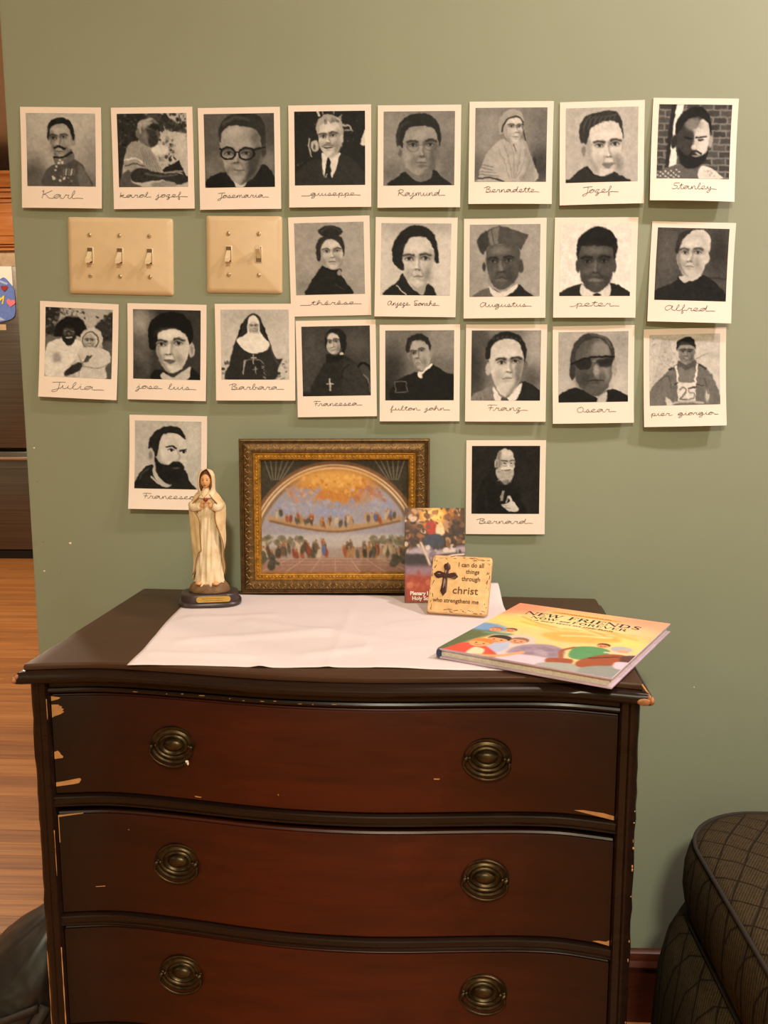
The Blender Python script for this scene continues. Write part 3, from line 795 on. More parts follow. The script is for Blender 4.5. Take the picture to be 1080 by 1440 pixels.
# ------------------------------------------------------------------ portraits printed on the photo cards
PW, PH = 104, 106
def pt_medals():
    c = Canvas(PW, PH, (137,108,530,515), 178)
    c.e(330,150,150,90,192,80); c.e(170,470,80,110,95,60); c.e(500,400,60,130,150,50); c.e(390,500,180,60,110,50)
    c.p([(240,520),(244,430),(300,388),(345,372),(395,352),(455,392),(470,430),(505,520)],88,4)
    c.p([(430,400),(470,430),(505,520),(440,520)],118,6,.7)
    c.p([(293,345),(350,358),(396,322),(405,362),(345,392),(300,388)],112,3)
    c.p([(300,320),(385,300),(392,330),(345,352),(298,345)],120,4)
    c.p([(264,230),(275,190),(310,170),(350,166),(388,195),(402,240),(392,290),(372,325),(335,345),(305,330),(280,290)],168,4)
    c.p([(264,230),(290,200),(300,260),(300,310),(320,342),(290,315),(270,270)],110,8,.7)
    c.e(402,264,13,24,148,3)
    c.p([(258,262),(256,200),(275,152),(325,130),(375,142),(405,185),(411,250),(396,250),(388,205),(352,166),(305,172),(276,192),(268,232)],38,3)
    c.face((290,246),(349,242),(316,282),(324,318),19,38,brow=1.0)
    c.l([(298,303),(318,292),(330,292),(352,303)],13,36,3)
    c.l([(294,352),(345,352),(393,324)],11,42,2)
    for x,y,r in ((327,366,7),(338,380,8),(320,385,8),(306,402,7),(300,425,6),(292,470,9),(285,460,6),(325,480,8),(350,470,7)): c.e(x,y,r,r,205,2)
    for k in range(5): c.l([(352+k*14,418),(346+k*14,450)],7,200 if k%2 else 120,2)
    c.dabs((330,450,410,500),16,6,[190,60,160,80],3)
    c.noise(6,12,1); return c
def pt_reader():
    c = Canvas(PW, PH, (634,117,1020,517), 190)
    c.p([(634,117),(790,117),(770,200),(745,270),(690,300),(660,400),(640,517),(600,517),(600,117)],52,6)
    c.dabs((640,120,760,300),50,9,[38,70,95,50],4)
    c.dabs((830,120,1015,215),70,11,[45,60,80],5); c.dabs((860,250,950,400),40,10,[50,70,90,150],6); c.dabs((950,240,1015,330),16,6,[110,140],7)
    c.p([(800,117),(870,117),(1000,190),(1015,225),(960,215),(880,190),(860,250),(800,160)],48,6,.8)
    c.e(865,315,50,26,218,6); c.e(985,290,30,70,200,12)
    c.p([(745,220),(748,175),(775,150),(820,142),(858,165),(866,210),(858,270),(820,300),(775,285),(752,255)],108,4)
    c.p([(748,200),(752,165),(790,145),(838,148),(800,165),(770,190),(765,225)],165,4)
    c.p([(820,170),(862,178),(866,215),(840,210),(820,195)],42,4); c.p([(800,200),(850,215),(855,280),(820,300),(800,260)],62,6)
    c.e(746,225,10,26,120,3); c.l([(826,244),(852,240)],6,38,2); c.p([(776,168),(812,160),(830,172),(806,182),(780,200)],172,5,.8); c.p([(855,205),(872,232),(858,240),(848,226)],92,3); c.e(790,240,16,30,136,10,0,.7); c.l([(812,190),(846,186)],8,44,3)
    c.p([(690,290),(740,268),(795,295),(830,330),(880,430),(870,470),(800,470),(700,440),(665,400)],160,4)
    for k in range(7): c.l([(760+k*12,300+k*8),(790+k*12,430)],4,110,2,.7)
    c.l([(670,370),(720,360),(770,380)],8,215,3); c.l([(676,400),(720,390),(775,400)],8,80,3)
    c.p([(700,440),(770,412),(860,440),(950,440),(1018,462),(1020,490),(960,505),(880,480),(800,488),(720,490)],56,4)
    c.l([(780,440),(870,460),(960,450)],9,100,4); c.p([(660,440),(700,430),(705,490),(760,517),(640,517)],92,5)
    c.p([(880,420),(972,371),(1018,478),(985,440),(930,437),(890,445)],38,2,1,False)
    c.l([(890,444),(930,436),(990,432)],9,150,3); c.p([(820,498),(900,488),(960,505),(930,517),(830,517)],150,4)
    c.noise(10,7,2); return c
def pt_glasses():
    c = Canvas(PW, PH, (66,117,453,517), 98)
    c.e(120,420,60,70,120,40); c.e(420,380,40,70,125,30); c.e(430,200,40,90,78,40)
    c.p([(78,517),(84,465),(150,437),(195,440),(240,517)],28,3); c.p([(240,517),(330,470),(388,392),(448,455),(453,520)],28,3)
    c.p([(225,480),(262,500),(300,485),(275,520),(240,520)],205,3)
    c.p([(150,250),(158,200),(200,182),(280,176),(345,192),(380,250),(386,320),(366,410),(318,475),(262,497),(215,478),(180,420),(160,350)],158,4)
    c.p([(310,330),(380,300),(384,340),(362,415),(315,478),(265,497),(300,440)],62,16,.85); c.e(355,250,30,50,95,20,0,.7)
    c.e(230,215,60,30,190,20,0,.6); c.e(200,390,24,26,178,12,0,.7)
    c.p([(148,245),(150,190),(188,138),(250,116),(330,116),(388,150),(405,220),(402,300),(384,305),(374,235),(335,197),(255,182),(198,188),(166,215),(158,270)],52,4)
    c.l([(175,170),(240,140),(310,150)],14,95,8,.7); c.e(393,320,14,36,70,4)
    c.face((200,330),(296,332),(240,378),(255,428),26,34,brow=1.1,smile=.3)
    c.ring(196,331,40,32,9,22,2); c.ring(298,333,42,34,9,22,2); c.l([(236,325),(256,325)],8,22,2); c.l([(338,315),(400,300)],9,26,2); c.l([(152,305),(160,310)],10,22,2)
    c.l([(205,405),(190,440)],5,95,4,.6); c.noise(5,8,3); return c
def pt_suit():
    c = Canvas(PW, PH, (556,104,940,503), 36)
    c.dabs((560,110,935,400),26,3,[120,170],8,.7)
    c.p([(945,200),(915,270),(918,285),(945,285)],228,3)
    c.l([(684,104),(690,128)],9,210,2); c.l([(705,104),(712,120)],6,170,2); c.l([(770,104),(772,118)],5,150,2)
    c.l([(822,180),(850,182),(870,210)],8,190,3); c.l([(830,205),(866,208)],9,150,3)
    c.l([(640,250),(636,290),(648,345)],9,170,3); c.e(668,290,22,30,190,4); c.e(664,295,8,16,90,4)
    c.p([(560,503),(590,405),(690,362),(722,450),(760,462),(802,340),(895,385),(945,503)],50,4)
    c.p([(705,330),(745,352),(800,328),(797,360),(762,460),(742,438),(718,462),(706,395)],226,2)
    c.p([(733,364),(748,366),(755,458),(735,440),(718,458)],34,2)
    c.p([(684,215),(700,170),(750,155),(800,172),(818,225),(810,295),(782,340),(745,354),(708,325),(690,275)],204,3)
    c.p([(780,200),(818,225),(810,295),(782,340),(745,354),(780,300)],150,10,.6)
    c.p([(674,215),(680,160),(722,124),(775,126),(812,158),(822,205),(816,250),(806,200),(780,162),(735,158),(700,178),(688,225)],172,3)
    c.dabs((685,128,815,165),14,9,[205,120,90],2,.6); c.e(815,255,9,24,190,2)
    c.face((712,240),(766,234),(740,272),(740,300),18,40,brow=1.1,shade=.45)
    c.l([(712,292),(740,282),(768,290)],13,128,3); c.l([(722,300),(758,298)],6,45,2); c.noise(5,6,4); return c
def pt_roundglasses():
    c = Canvas(PW, PH, (75,103,462,507), 138)
    c.e(120,300,60,180,150,50); c.e(430,400,50,120,112,40); c.e(120,430,60,60,118,40)
    c.p([(195,380),(350,380),(350,440),(300,490),(200,450)],118,5)
    c.p([(108,510),(160,455),(195,432),(225,465),(280,488),(335,465),(352,422),(400,468),(432,510)],32,3)
    c.p([(180,300),(185,225),(240,186),(320,186),(362,215),(380,290),(370,360),(332,425),(280,450),(232,438),(196,390)],152,4)
    c.p([(330,300),(382,280),(372,360),(332,425),(280,450),(330,390)],98,14,.75); c.e(210,370,26,40,172,16,0,.6)
    c.p([(150,295),(147,205),(182,142),(258,115),(330,128),(374,172),(386,240),(382,292),(372,270),(356,208),(312,184),(242,186),(198,205),(184,255),(178,302)],42,3)
    c.l([(155,280),(160,200),(200,160)],16,75,8,.6)
    c.e(162,326,19,38,140,3); c.e(165,328,9,22,100,4)
    c.face((235,287),(330,284),(286,344),(284,385),24,36,brow=1.5)
    c.ring(236,294,32,27,3.5,85,1.5,.8); c.ring(332,290,33,26,3.5,85,1.5,.8); c.l([(268,288),(300,286)],3.5,85,1.5,.8)
    c.e(285,402,26,9,88,5,0,.6); c.noise(5,9,5); return c
def pt_headscarf():
    c = Canvas(PW, PH, (570,85,960,490), 134)
    c.e(640,200,60,140,150,50); c.e(930,400,60,110,70,50); c.e(930,180,50,90,118,40); c.e(590,420,40,70,105,30)
    c.p([(880,370),(905,362),(900,450),(905,490),(880,490)],52,3)
    c.p([(590,470),(606,395),(655,305),(720,255),(770,282),(832,258),(858,305),(888,380),(896,490),(590,490)],178,4)
    c.p([(840,280),(888,380),(896,490),(820,490),(850,400)],140,10,.6)
    for a in ((600,395,668,408),(598,410,672,424),(596,432,690,442),(594,448,700,462)): c.l([(a[0],a[1]),(a[2],a[3])],5,112,2,.8)
    c.l([(592,470),(650,466),(700,480),(725,488)],9,62,3)
    for x0,y0,x1,y1 in ((730,290,775,470),(700,310,760,470),(820,300,790,470),(850,330,800,470),(770,290,785,470),(870,370,830,480)): c.l([(x0,y0),((x0+x1)/2+6,(y0+y1)/2),(x1,y1)],4,128,3,.7)
    c.p([(735,240),(770,275),(830,250),(812,330),(780,300)],185,4); c.l([(780,285),(796,320)],5,100,2)
    c.p([(700,222),(702,145),(745,98),(800,98),(830,140),(834,190),(846,262),(820,235),(800,140),(755,145),(728,190),(720,225)],168,3)
    c.l([(716,215),(728,175),(758,140),(800,134),(828,165)],8,44,2.5); c.l([(826,165),(830,210),(842,262)],7,52,3)
    c.p([(724,200),(752,150),(800,142),(826,180),(824,230),(802,268),(772,276),(738,245)],200,3)
    c.p([(724,200),(740,180),(745,230),(770,272),(738,245)],140,7,.6)
    c.face((766,190),(812,188),(798,218),(790,244),15,42,brow=1.2); c.noise(5,7,6); return c
def pt_darkcollar():
    c = Canvas(PW, PH, (52,115,455,525), 188)
    c.p([(50,530),(90,492),(165,435),(200,470),(260,495),(322,472),(350,488),(402,530)],48,3); c.l([(168,445),(205,480),(265,500)],8,30,3)
    c.p([(160,300),(178,235),(245,200),(335,188),(362,235),(366,310),(352,395),(322,460),(262,490),(212,462),(176,400)],212,4)
    c.p([(160,300),(190,290),(200,380),(240,470),(212,462),(176,400)],150,12,.65); c.e(345,420,22,50,165,16,0,.6)
    c.p([(134,300),(128,225),(158,165),(222,143),(310,134),(350,162),(372,230),(370,292),(358,225),(312,188),(242,200),(190,232),(172,300),(152,318)],58,4)
    for k in range(7): c.l([(150+k*28,240-k*10),(165+k*28,190-k*6),(190+k*27,160)],5,120,4,.6)
    c.e(148,345,21,42,182,3); c.e(152,350,10,26,130,5)
    c.face((240,324),(326,316),(292,380),(290,430),25,44,brow=1.4)
    c.p([(255,425),(290,418),(325,424),(300,444),(270,446)],120,4,.8); c.noise(4,9,7); return c
def pt_bricks():
    c = Canvas(PW, PH, (540,108,965,520), 128)
    for r in range(11):
        y = 100+r*38
        for k in range(-1, 8):
            x = 540+k*80+(40 if r % 2 else 0)
            c.p([(x+4,y+4),(x+75,y+4),(x+75,y+33),(x+4,y+33)],66+((r*7+k*13)%5)*6,3,1,False)
    c.p([(612,108),(640,108),(614,450),(585,460)],46,4,1,False)
    c.p([(640,108),(686,108),(660,300),(650,440),(608,455)],232,3,1,False)
    c.p([(540,490),(620,452),(680,440),(760,470),(800,440),(800,520),(540,520)],100,4)
    for i in range(9):
        for j in range(5):
            if (i+j) % 2: c.e(548+i*15,470+j*13+(8-i)*2,6,5,205,2)
    c.p([(790,520),(795,452),(850,458),(905,492),(920,520)],212,4); c.dabs((815,470,900,505),20,4,[160,175],3)
    c.p([(640,290),(650,200),(700,150),(770,135),(835,170),(850,250),(842,340),(815,410),(750,462),(690,450),(655,380)],62,4)
    c.e(635,315,15,36,48,3)
    c.p([(752,300),(765,235),(800,186),(832,215),(842,285),(838,340),(815,392),(790,395),(765,372),(745,340)],205,4)
    c.e(745,220,50,36,150,14,0,.75); c.e(770,260,26,24,205,8,0,.7)
    c.p([(645,270),(648,195),(690,148),(760,118),(825,150),(852,225),(846,262),(832,215),(800,182),(735,180),(690,215),(665,260)],36,4)
    c.e(850,310,11,36,165,3)
    c.p([(662,350),(705,390),(750,378),(800,388),(836,360),(822,415),(780,450),(740,465),(690,448)],32,5)
    c.l([(735,375),(765,366),(795,380)],9,40,3); c.e(768,392,22,7,140,3)
    c.l([(700,290),(735,296)],12,28,3); c.l([(765,290),(820,282)],9,46,3); c.e(792,302,16,7,60,3)
    c.l([(752,290),(748,345),(768,358)],10,120,4,.6); c.e(752,345,14,16,215,5,0,.8)
    c.noise(7,6,8); return c
def pt_bun():
    c = Canvas(PW, PH, (552,82,935,476), 166)
    c.e(860,200,80,120,176,60); c.e(600,430,60,60,150,40)
    c.p([(618,480),(624,420),(672,355),(700,318),(750,345),(802,342),(804,372),(840,420),(858,480)],38,3)
    c.p([(720,310),(790,310),(785,345),(740,340)],165,4); c.l([(702,322),(750,346),(800,345)],13,30,3); c.e(795,358,12,16,150,3)
    c.l([(770,420),(800,440),(820,450)],4,80,2); c.l([(690,400),(740,380)],6,58,5,.6)
    c.p([(690,240),(710,195),(760,172),(806,195),(818,245),(805,300),(775,332),(740,330),(705,300)],202,3)
    c.p([(690,240),(705,230),(715,290),(745,330),(705,300)],145,8,.7)
    c.e(750,131,66,31,46,3); c.l([(700,130),(750,105),(800,128)],8,85,5,.6)
    c.p([(674,282),(670,205),(700,162),(756,148),(812,165),(828,215),(820,270),(808,215),(766,172),(718,185),(696,230),(692,285)],52,3)
    c.face((727,240),(786,238),(762,270),(758,296),17,42,brow=1.0); c.noise(4,8,9); return c
def pt_girl():
    c = Canvas(PW, PH, (64,92,442,481), 208)
    c.e(250,100,220,60,178,50); c.e(400,300,50,120,215,30)
    c.p([(78,485),(150,410),(182,365),(225,432),(285,478),(300,485)],32,3); c.p([(282,485),(312,425),(332,420),(370,485)],36,3)
    c.p([(228,400),(310,400),(308,440),(290,480),(240,440)],168,4); c.l([(150,427),(205,484)],6,215,2)
    c.p([(184,262),(200,190),(250,165),(320,178),(350,240),(350,300),(322,380),(282,432),(232,420),(192,345)],206,4)
    c.p([(320,230),(352,250),(350,300),(322,380),(285,430),(318,330)],165,12,.6)
    c.p([(125,285),(133,195),(180,130),(258,103),(330,130),(368,205),(376,296),(355,296),(346,225),(305,172),(235,165),(195,205),(180,275),(188,345),(150,328)],34,4)
    c.face((216,285),(304,280),(262,338),(266,378),25,32,brow=1.2); c.noise(4,8,10); return c
def pt_biretta():
    c = Canvas(PW, PH, (540,97,925,488), 166)
    c.e(560,400,60,80,155,40)
    c.p([(556,492),(650,440),(720,492)],104,4); c.p([(730,492),(802,422),(850,460),(890,492)],38,3)
    c.p([(630,260),(640,225),(700,206),(800,216),(816,290),(806,370),(762,430),(712,452),(666,420),(634,335)],88,4)
    c.e(705,235,46,18,128,14,0,.8); c.e(715,320,16,36,130,10,0,.8); c.e(662,370,18,24,120,12,0,.7); c.e(770,360,20,36,72,12,0,.6)
    c.e(619,325,9,24,66,3); c.e(822,325,15,38,78,3)
    c.p([(648,430),(690,462),(740,458),(798,418),(796,448),(735,488),(672,488)],222,3)
    c.p([(580,180),(632,128),(700,104),(770,122),(860,152),(822,238),(795,215),(705,203),(640,222),(606,258),(600,200)],84,3,1,False)
    c.p([(638,135),(700,108),(694,200),(652,210)],122,4,1,False); c.p([(582,182),(632,130),(640,215),(606,255)],62,5); c.l([(660,125),(672,200)],5,70,3)
    c.face((668,298),(752,293),(717,350),(715,388),23,30,white=165,brow=1.1,lip=.9); c.e(715,400,30,9,120,5,0,.7); c.noise(5,8,11); return c
def pt_tallhair():
    c = Canvas(PW, PH, (58,85,440,473), 234)
    c.p([(58,478),(68,450),(178,408),(205,478)],42,3); c.p([(318,478),(330,402),(432,448),(442,478)],42,3)
    c.p([(176,410),(245,455),(328,404),(322,478),(185,478)],218,3); c.e(262,467,24,9,46,2)
    c.p([(156,285),(166,215),(250,200),(342,212),(356,285),(345,345),(322,408),(272,452),(222,446),(178,390)],78,4)
    c.e(250,230,60,16,100,12,0,.8); c.e(250,320,22,40,112,14,0,.8); c.e(205,340,22,20,106,12,0,.7); c.e(305,345,22,22,112,12,0,.7)
    c.e(154,312,11,36,70,3); c.e(352,312,11,36,84,3)
    c.p([(147,235),(152,175),(200,122),(262,100),(322,122),(360,172),(364,235),(352,278),(338,215),(290,204),(202,205),(168,218),(156,278)],32,4)
    c.face((206,287),(296,285),(250,342),(254,380),25,26,white=120,brow=1.4,lip=.4); c.e(254,388,36,10,140,5,0,.7); c.noise(5,8,12); return c
def pt_whitehair():
    c = Canvas(PW, PH, (580,115,984,508), 82)
    c.e(640,250,50,110,96,40); c.e(930,240,50,110,62,40); c.l([(860,380),(980,385)],10,50,5,.7)
    c.p([(570,512),(578,460),(690,405),(722,372),(790,398),(850,368),(945,428),(960,512)],36,3)
    c.p([(720,376),(830,362),(822,385),(780,402),(735,408)],200,3)
    c.p([(692,250),(708,180),(770,142),(842,152),(872,205),(868,285),(846,350),(802,386),(742,370),(706,320)],198,4)
    c.p([(692,250),(712,240),(722,320),(760,378),(706,320)],120,9,.75)
    c.p([(755,135),(838,124),(880,172),(878,245),(864,210),(832,156),(770,146)],206,3)
    c.p([(688,250),(692,170),(740,128),(775,125),(752,152),(722,185),(706,245)],56,4)
    c.e(864,272,15,32,205,3)
    c.face((738,248),(812,244),(768,290),(770,322),21,50,brow=1.2,smile=-.15); c.noise(5,8,13); return c
def pt_baby():
    c = Canvas(PW, PH, (100,62,497,477), 182)
    c.p([(95,55),(185,55),(170,150),(150,235),(95,240)],52,8); c.dabs((100,62,180,230),60,9,[40,60,130,90],4)
    c.dabs((180,62,330,130),26,9,[80,110,150,60],5); c.p([(395,165),(440,120),(500,85),(500,275),(440,270),(420,190)],58,8); c.dabs((400,100,495,260),40,9,[40,70,100,60],6)
    c.p([(95,235),(200,235),(190,280),(95,320)],112,8); c.p([(440,270),(500,270),(500,480),(450,480)],92,8)
    c.p([(105,470),(106,300),(150,262),(210,244),(242,290),(282,250),(325,272),(310,340),(255,400),(225,470)],224,4); c.e(172,362,26,30,165,14)
    c.p([(152,232),(165,165),(205,122),(262,105),(318,132),(345,182),(320,235),(280,225),(205,232)],30,4)
    c.l([(170,150),(220,112),(290,112)],8,150,5,.7)
    c.e(240,222,42,58,42,4); c.p([(205,250),(240,290),(275,255)],44,4)
    c.e(215,212,12,14,80,6); c.e(262,212,12,14,80,6); c.e(238,190,22,8,84,6); c.l([(210,200),(226,198)],5,150,3,.8); c.l([(250,198),(268,201)],5,150,3,.8); c.l([(226,236),(240,241),(256,236)],7,200,2); c.e(239,216,8,10,110,4)
    c.e(375,238,66,62,206,4); c.ring(368,250,46,52,7,88,3); c.e(362,256,36,44,178,4)
    c.face((348,248),(378,248),(362,266),(360,286),10,48,brow=.8,lip=.2)
    c.p([(292,330),(335,296),(420,292),(478,315),(488,370),(462,412),(458,480),(300,480),(290,410)],208,4)
    c.l([(310,405),(420,415),(480,385)],6,120,4,.7); c.l([(300,340),(330,400)],5,130,4,.7)
    c.p([(222,440),(295,385),(325,395),(300,440),(232,470)],52,4)
    for k in range(4): c.l([(330+k*9,385-k*4),(352+k*8,345-k*2)],6,70,2)
    c.l([(310,400),(305,470)],4,110,3,.6); c.noise(8,6,14); return c
def pt_boy():
    c = Canvas(PW, PH, (610,83,1006,490), 62)
    c.e(650,170,70,100,165,60); c.e(650,350,60,120,108,50); c.e(620,440,50,60,70,40)
    c.p([(720,494),(735,440),(800,440),(820,494)],30,4); c.p([(915,494),(942,415),(1010,470),(1010,494)],28,4)
    c.p([(785,494),(788,445),(845,478),(940,412),(946,440),(925,494)],196,3)
    c.p([(746,300),(754,218),(820,196),(885,202),(932,242),(940,305),(922,380),(890,430),(842,452),(796,430),(758,360)],212,4)
    c.p([(746,300),(765,270),(775,360),(830,450),(796,430),(758,360)],130,12,.75)
    c.e(954,312,18,46,190,3); c.e(956,315,8,28,140,5)
    c.p([(704,300),(702,185),(748,120),(830,94),(902,108),(948,160),(962,235),(940,282),(926,230),(872,196),(802,200),(758,218),(748,290),(732,318)],24,4)
    c.face((776,287),(876,277),(820,338),(825,380),27,24,brow=1.4); c.p([(792,378),(825,372),(860,380),(828,398)],88,4,.8); c.noise(5,9,15); return c
def pt_nun():
    c = Canvas(PW, PH, (85,20,490,423), 204)
    c.e(280,60,200,60,190,40); c.dabs((90,305,490,425),110,9,[90,140,200,60,170],7)
    c.p([(120,428),(134,330),(163,220),(182,180),(215,100),(262,46),(312,58),(346,130),(376,210),(412,300),(452,304),(425,350),(390,428)],52,4)
    c.l([(372,210),(398,290),(425,330)],7,90,4,.6); c.l([(215,100),(190,170)],8,24,4); c.l([(330,100),(365,190)],8,28,4)
    c.p([(178,196),(238,155),(248,82),(280,54),(310,82),(322,150),(372,214),(352,254),(290,272),(228,255)],234,3)
    c.p([(250,105),(280,88),(308,105),(306,140),(282,160),(256,140)],190,3)
    c.face((268,112),(296,112),(282,128),(282,142),9,60,brow=1.0,lip=.2)
    c.l([(278,278),(278,330)],6,205,1.5); c.l([(263,296),(294,296)],5,205,1.5); c.l([(288,345),(288,390)],5,180,1.5); c.l([(276,362),(300,362)],4,180,1.5)
    c.l([(226,308),(216,390)],6,190,2); c.l([(226,308),(300,306),(340,330)],4,150,2); c.dabs((325,340,355,420),14,4,[190,160],3)
    for k in range(6): c.l([(235+k*16,320),(232+k*18,420)],3,30,2,.7)
    c.noise(5,7,16); return c
def pt_shawl():
    c = Canvas(PW, PH, (557,117,960,522), 72)
    c.e(620,250,60,110,82,40); c.e(880,220,60,60,88,40); c.e(560,515,60,20,40,10)
    c.p([(612,526),(655,385),(702,322),(795,288),(868,326),(915,400),(945,526)],46,4); c.p([(800,340),(870,330),(915,400),(945,526),(800,526)],64,10,.7)
    c.p([(702,325),(708,275),(745,290),(790,268),(800,300),(750,325)],30,4); c.l([(790,420),(800,370),(835,340)],7,32,5)
    c.p([(700,225),(706,180),(740,158),(775,178),(786,225),(775,262),(748,280),(718,268)],198,3)
    c.p([(760,190),(788,225),(775,262),(748,280),(770,240)],140,8,.7)
    c.p([(694,235),(696,170),(728,135),(778,130),(816,168),(822,240),(798,282),(786,240),(778,185),(742,154),(712,178),(702,240)],34,3)
    c.face((722,208),(762,205),(738,238),(740,255),14,40,brow=1.0); c.e(790,276,12,9,215,2)
    c.l([(718,424),(718,488)],8,205,1.5); c.l([(699,452),(738,452)],7,205,1.5)
    c.l([(888,352),(915,332),(945,345),(962,372)],14,20,3); c.l([(920,400),(945,430),(955,500)],6,150,3,.7); c.noise(6,6,17); return c
def pt_cleric():
    c = Canvas(PW, PH, (92,100,490,505), 118)
    c.e(440,160,120,100,146,60); c.e(130,330,70,120,62,50); c.e(100,460,80,80,48,40)
    c.p([(140,510),(150,400),(245,348),(290,338),(362,298),(440,342),(492,366),(492,510)],30,3)
    c.p([(222,240),(234,182),(280,158),(332,176),(352,222),(354,272),(332,318),(296,330),(262,302),(236,268)],170,4)
    c.p([(222,240),(245,225),(255,280),(296,328),(262,302),(236,268)],105,8,.75)
    c.p([(211,215),(222,150),(268,120),(322,128),(352,172),(352,218),(332,182),(290,152),(248,170),(230,225)],42,4); c.e(357,236,8,22,150,3)
    c.p([(284,338),(310,332),(356,293),(364,306),(312,346),(308,374),(288,372)],234,2)
    c.face((256,230),(302,217),(277,258),(286,290),16,40,brow=1.1,smile=.2); c.l([(268,284),(300,288)],4,215,1.5,.6)
    c.l([(147,397),(214,396),(220,456),(152,460),(147,397)],5,112,2,1,False); c.noise(5,8,18); return c
def pt_tweed():
    c = Canvas(PW, PH, (590,100,995,508), 128)
    c.e(600,320,70,200,66,60); c.e(970,180,70,130,168,50); c.e(640,150,60,60,85,40); c.e(940,380,50,60,95,40)
    c.p([(586,512),(600,478),(650,450),(722,424),(742,512)],132,3); c.dabs((600,460,730,508),40,4,[100,160],3,.7)
    c.p([(840,512),(886,395),(990,448),(996,512)],40,3)
    c.p([(722,428),(770,490),(805,490),(886,402),(850,512),(738,512)],228,3); c.p([(772,492),(800,492),(808,512),(768,512)],80,2)
    c.p([(694,300),(698,205),(740,152),(832,146),(882,190),(894,270),(886,350),(862,420),(802,480),(762,470),(722,402),(704,345)],206,4)
    c.p([(850,290),(894,270),(886,350),(862,420),(802,480),(850,390)],118,14,.75)
    c.e(690,326,17,38,190,3); c.e(906,312,11,36,112,3)
    c.p([(670,255),(686,172),(738,120),(800,108),(872,130),(908,200),(903,285),(888,235),(872,182),(822,150),(752,155),(708,195),(698,262)],38,4)
    for k in range(8): c.e(692+k*26,165-abs(3.5-k)*-6-30,9,8,75,4,0,.7)
    c.face((766,287),(848,282),(810,338),(802,378),25,34,brow=1.7); c.noise(4,8,19); return c
def pt_sunglasses():
    c = Canvas(PW, PH, (62,105,468,512), 178)
    c.e(420,420,60,80,196,40); c.e(90,420,40,60,192,30); c.e(420,160,60,40,158,30)
    c.p([(58,516),(68,465),(150,430),(205,440),(290,510)],30,3); c.p([(300,516),(352,440),(462,474),(466,516)],34,3); c.p([(285,516),(300,482),(345,450),(335,516)],190,4)
    c.p([(146,290),(160,205),(220,155),(300,150),(360,192),(382,262),(376,350),(346,430),(292,476),(232,462),(176,402),(156,340)],92,4)
    c.e(310,210,60,50,150,22,0,.85); c.e(330,350,34,60,150,18,0,.8); c.e(200,380,36,50,66,20,0,.7)
    c.e(145,335,17,50,60,3); c.e(388,320,15,48,165,3)
    c.p([(134,290),(143,195),(190,136),(252,114),(322,130),(372,170),(390,245),(382,270),(356,195),(302,148),(222,158),(172,205),(158,280)],66,4); c.l([(250,120),(330,140),(370,200)],10,110,5,.7)
    c.face((208,296),(325,286),(284,352),(278,386),22,34,brow=0,lip=.3); c.p([(156,284),(236,258),(258,285),(236,318),(190,322),(162,302)],36,3,.84); c.p([(286,274),(376,258),(374,288),(342,308),(300,304)],42,3,.86); c.ring(208,292,46,32,5,40,2,.6); c.ring(330,284,46,28,5,46,2,.6)
    c.l([(140,290),(200,262),(262,254),(320,248),(386,252)],11,26,2.5); c.e(270,275,10,8,150,4,0,.6)
    c.e(285,330,18,34,172,10,0,.9); c.l([(235,390),(275,385),(325,388)],5,42,2.5)
    c.noise(5,8,20); return c
def pt_bib():
    c = Canvas(PW, PH, (590,125,1000,530), 204)
    c.dabs((592,130,740,420),60,8,[175,150,190],8,.6)
    for k in range(9): c.l([(600+k*13,420-k*14),(640+k*10,300-k*8),(660+k*6,150)],3,150,2,.6)
    c.l([(860,270),(925,238)],6,150,3); c.e(960,250,40,20,190,10)
    c.p([(588,460),(640,385),(716,316),(762,290),(850,290),(922,322),(972,402),(998,474),(992,534),(600,534)],116,4)
    c.p([(588,450),(650,430),(690,480),(640,534),(588,534)],122,4); c.p([(680,480),(710,500),(720,525),(690,530)],206,4); c.e(925,480,10,36,196,5)
    c.l([(640,385),(700,360),(715,430)],5,70,4,.7); c.l([(910,380),(930,470)],5,70,4,.7); c.dabs((690,310,740,325),6,7,[60],3); c.l([(870,300),(920,325)],10,62,4)
    c.p([(756,272),(802,300),(852,272),(862,310),(800,330),(758,315)],92,4); c.p([(765,310),(800,335),(850,312),(852,395),(758,395)],126,3)
    c.p([(756,225),(765,190),(845,188),(856,225),(845,270),(805,298),(770,275)],146,3); c.p([(815,200),(856,225),(845,270),(805,298),(830,250)],105,8,.6)
    c.p([(749,218),(752,168),(800,140),(846,154),(860,212),(846,195),(800,184),(764,196)],36,3)
    c.face((785,222),(824,222),(803,248),(804,270),14,36,brow=1.2)
    c.l([(744,306),(756,402)],11,228,2); c.l([(866,300),(856,402)],11,228,2)
    c.p([(748,398),(860,402),(853,508),(752,505)],218,2,1,False); c.l([(735,408),(755,402)],7,50,2); c.l([(862,415),(905,420)],5,60,2)
    c.l([(764,445),(782,426),(802,446),(782,478),(762,496),(804,496)],7,110,2); c.l([(852,430),(822,432),(818,458),(842,462),(846,488),(814,500)],7,130,2); c.l([(815,434),(858,430)],7,60,2)
    c.l([(720,520),(800,508),(900,520)],12,185,4); c.noise(8,6,21); return c
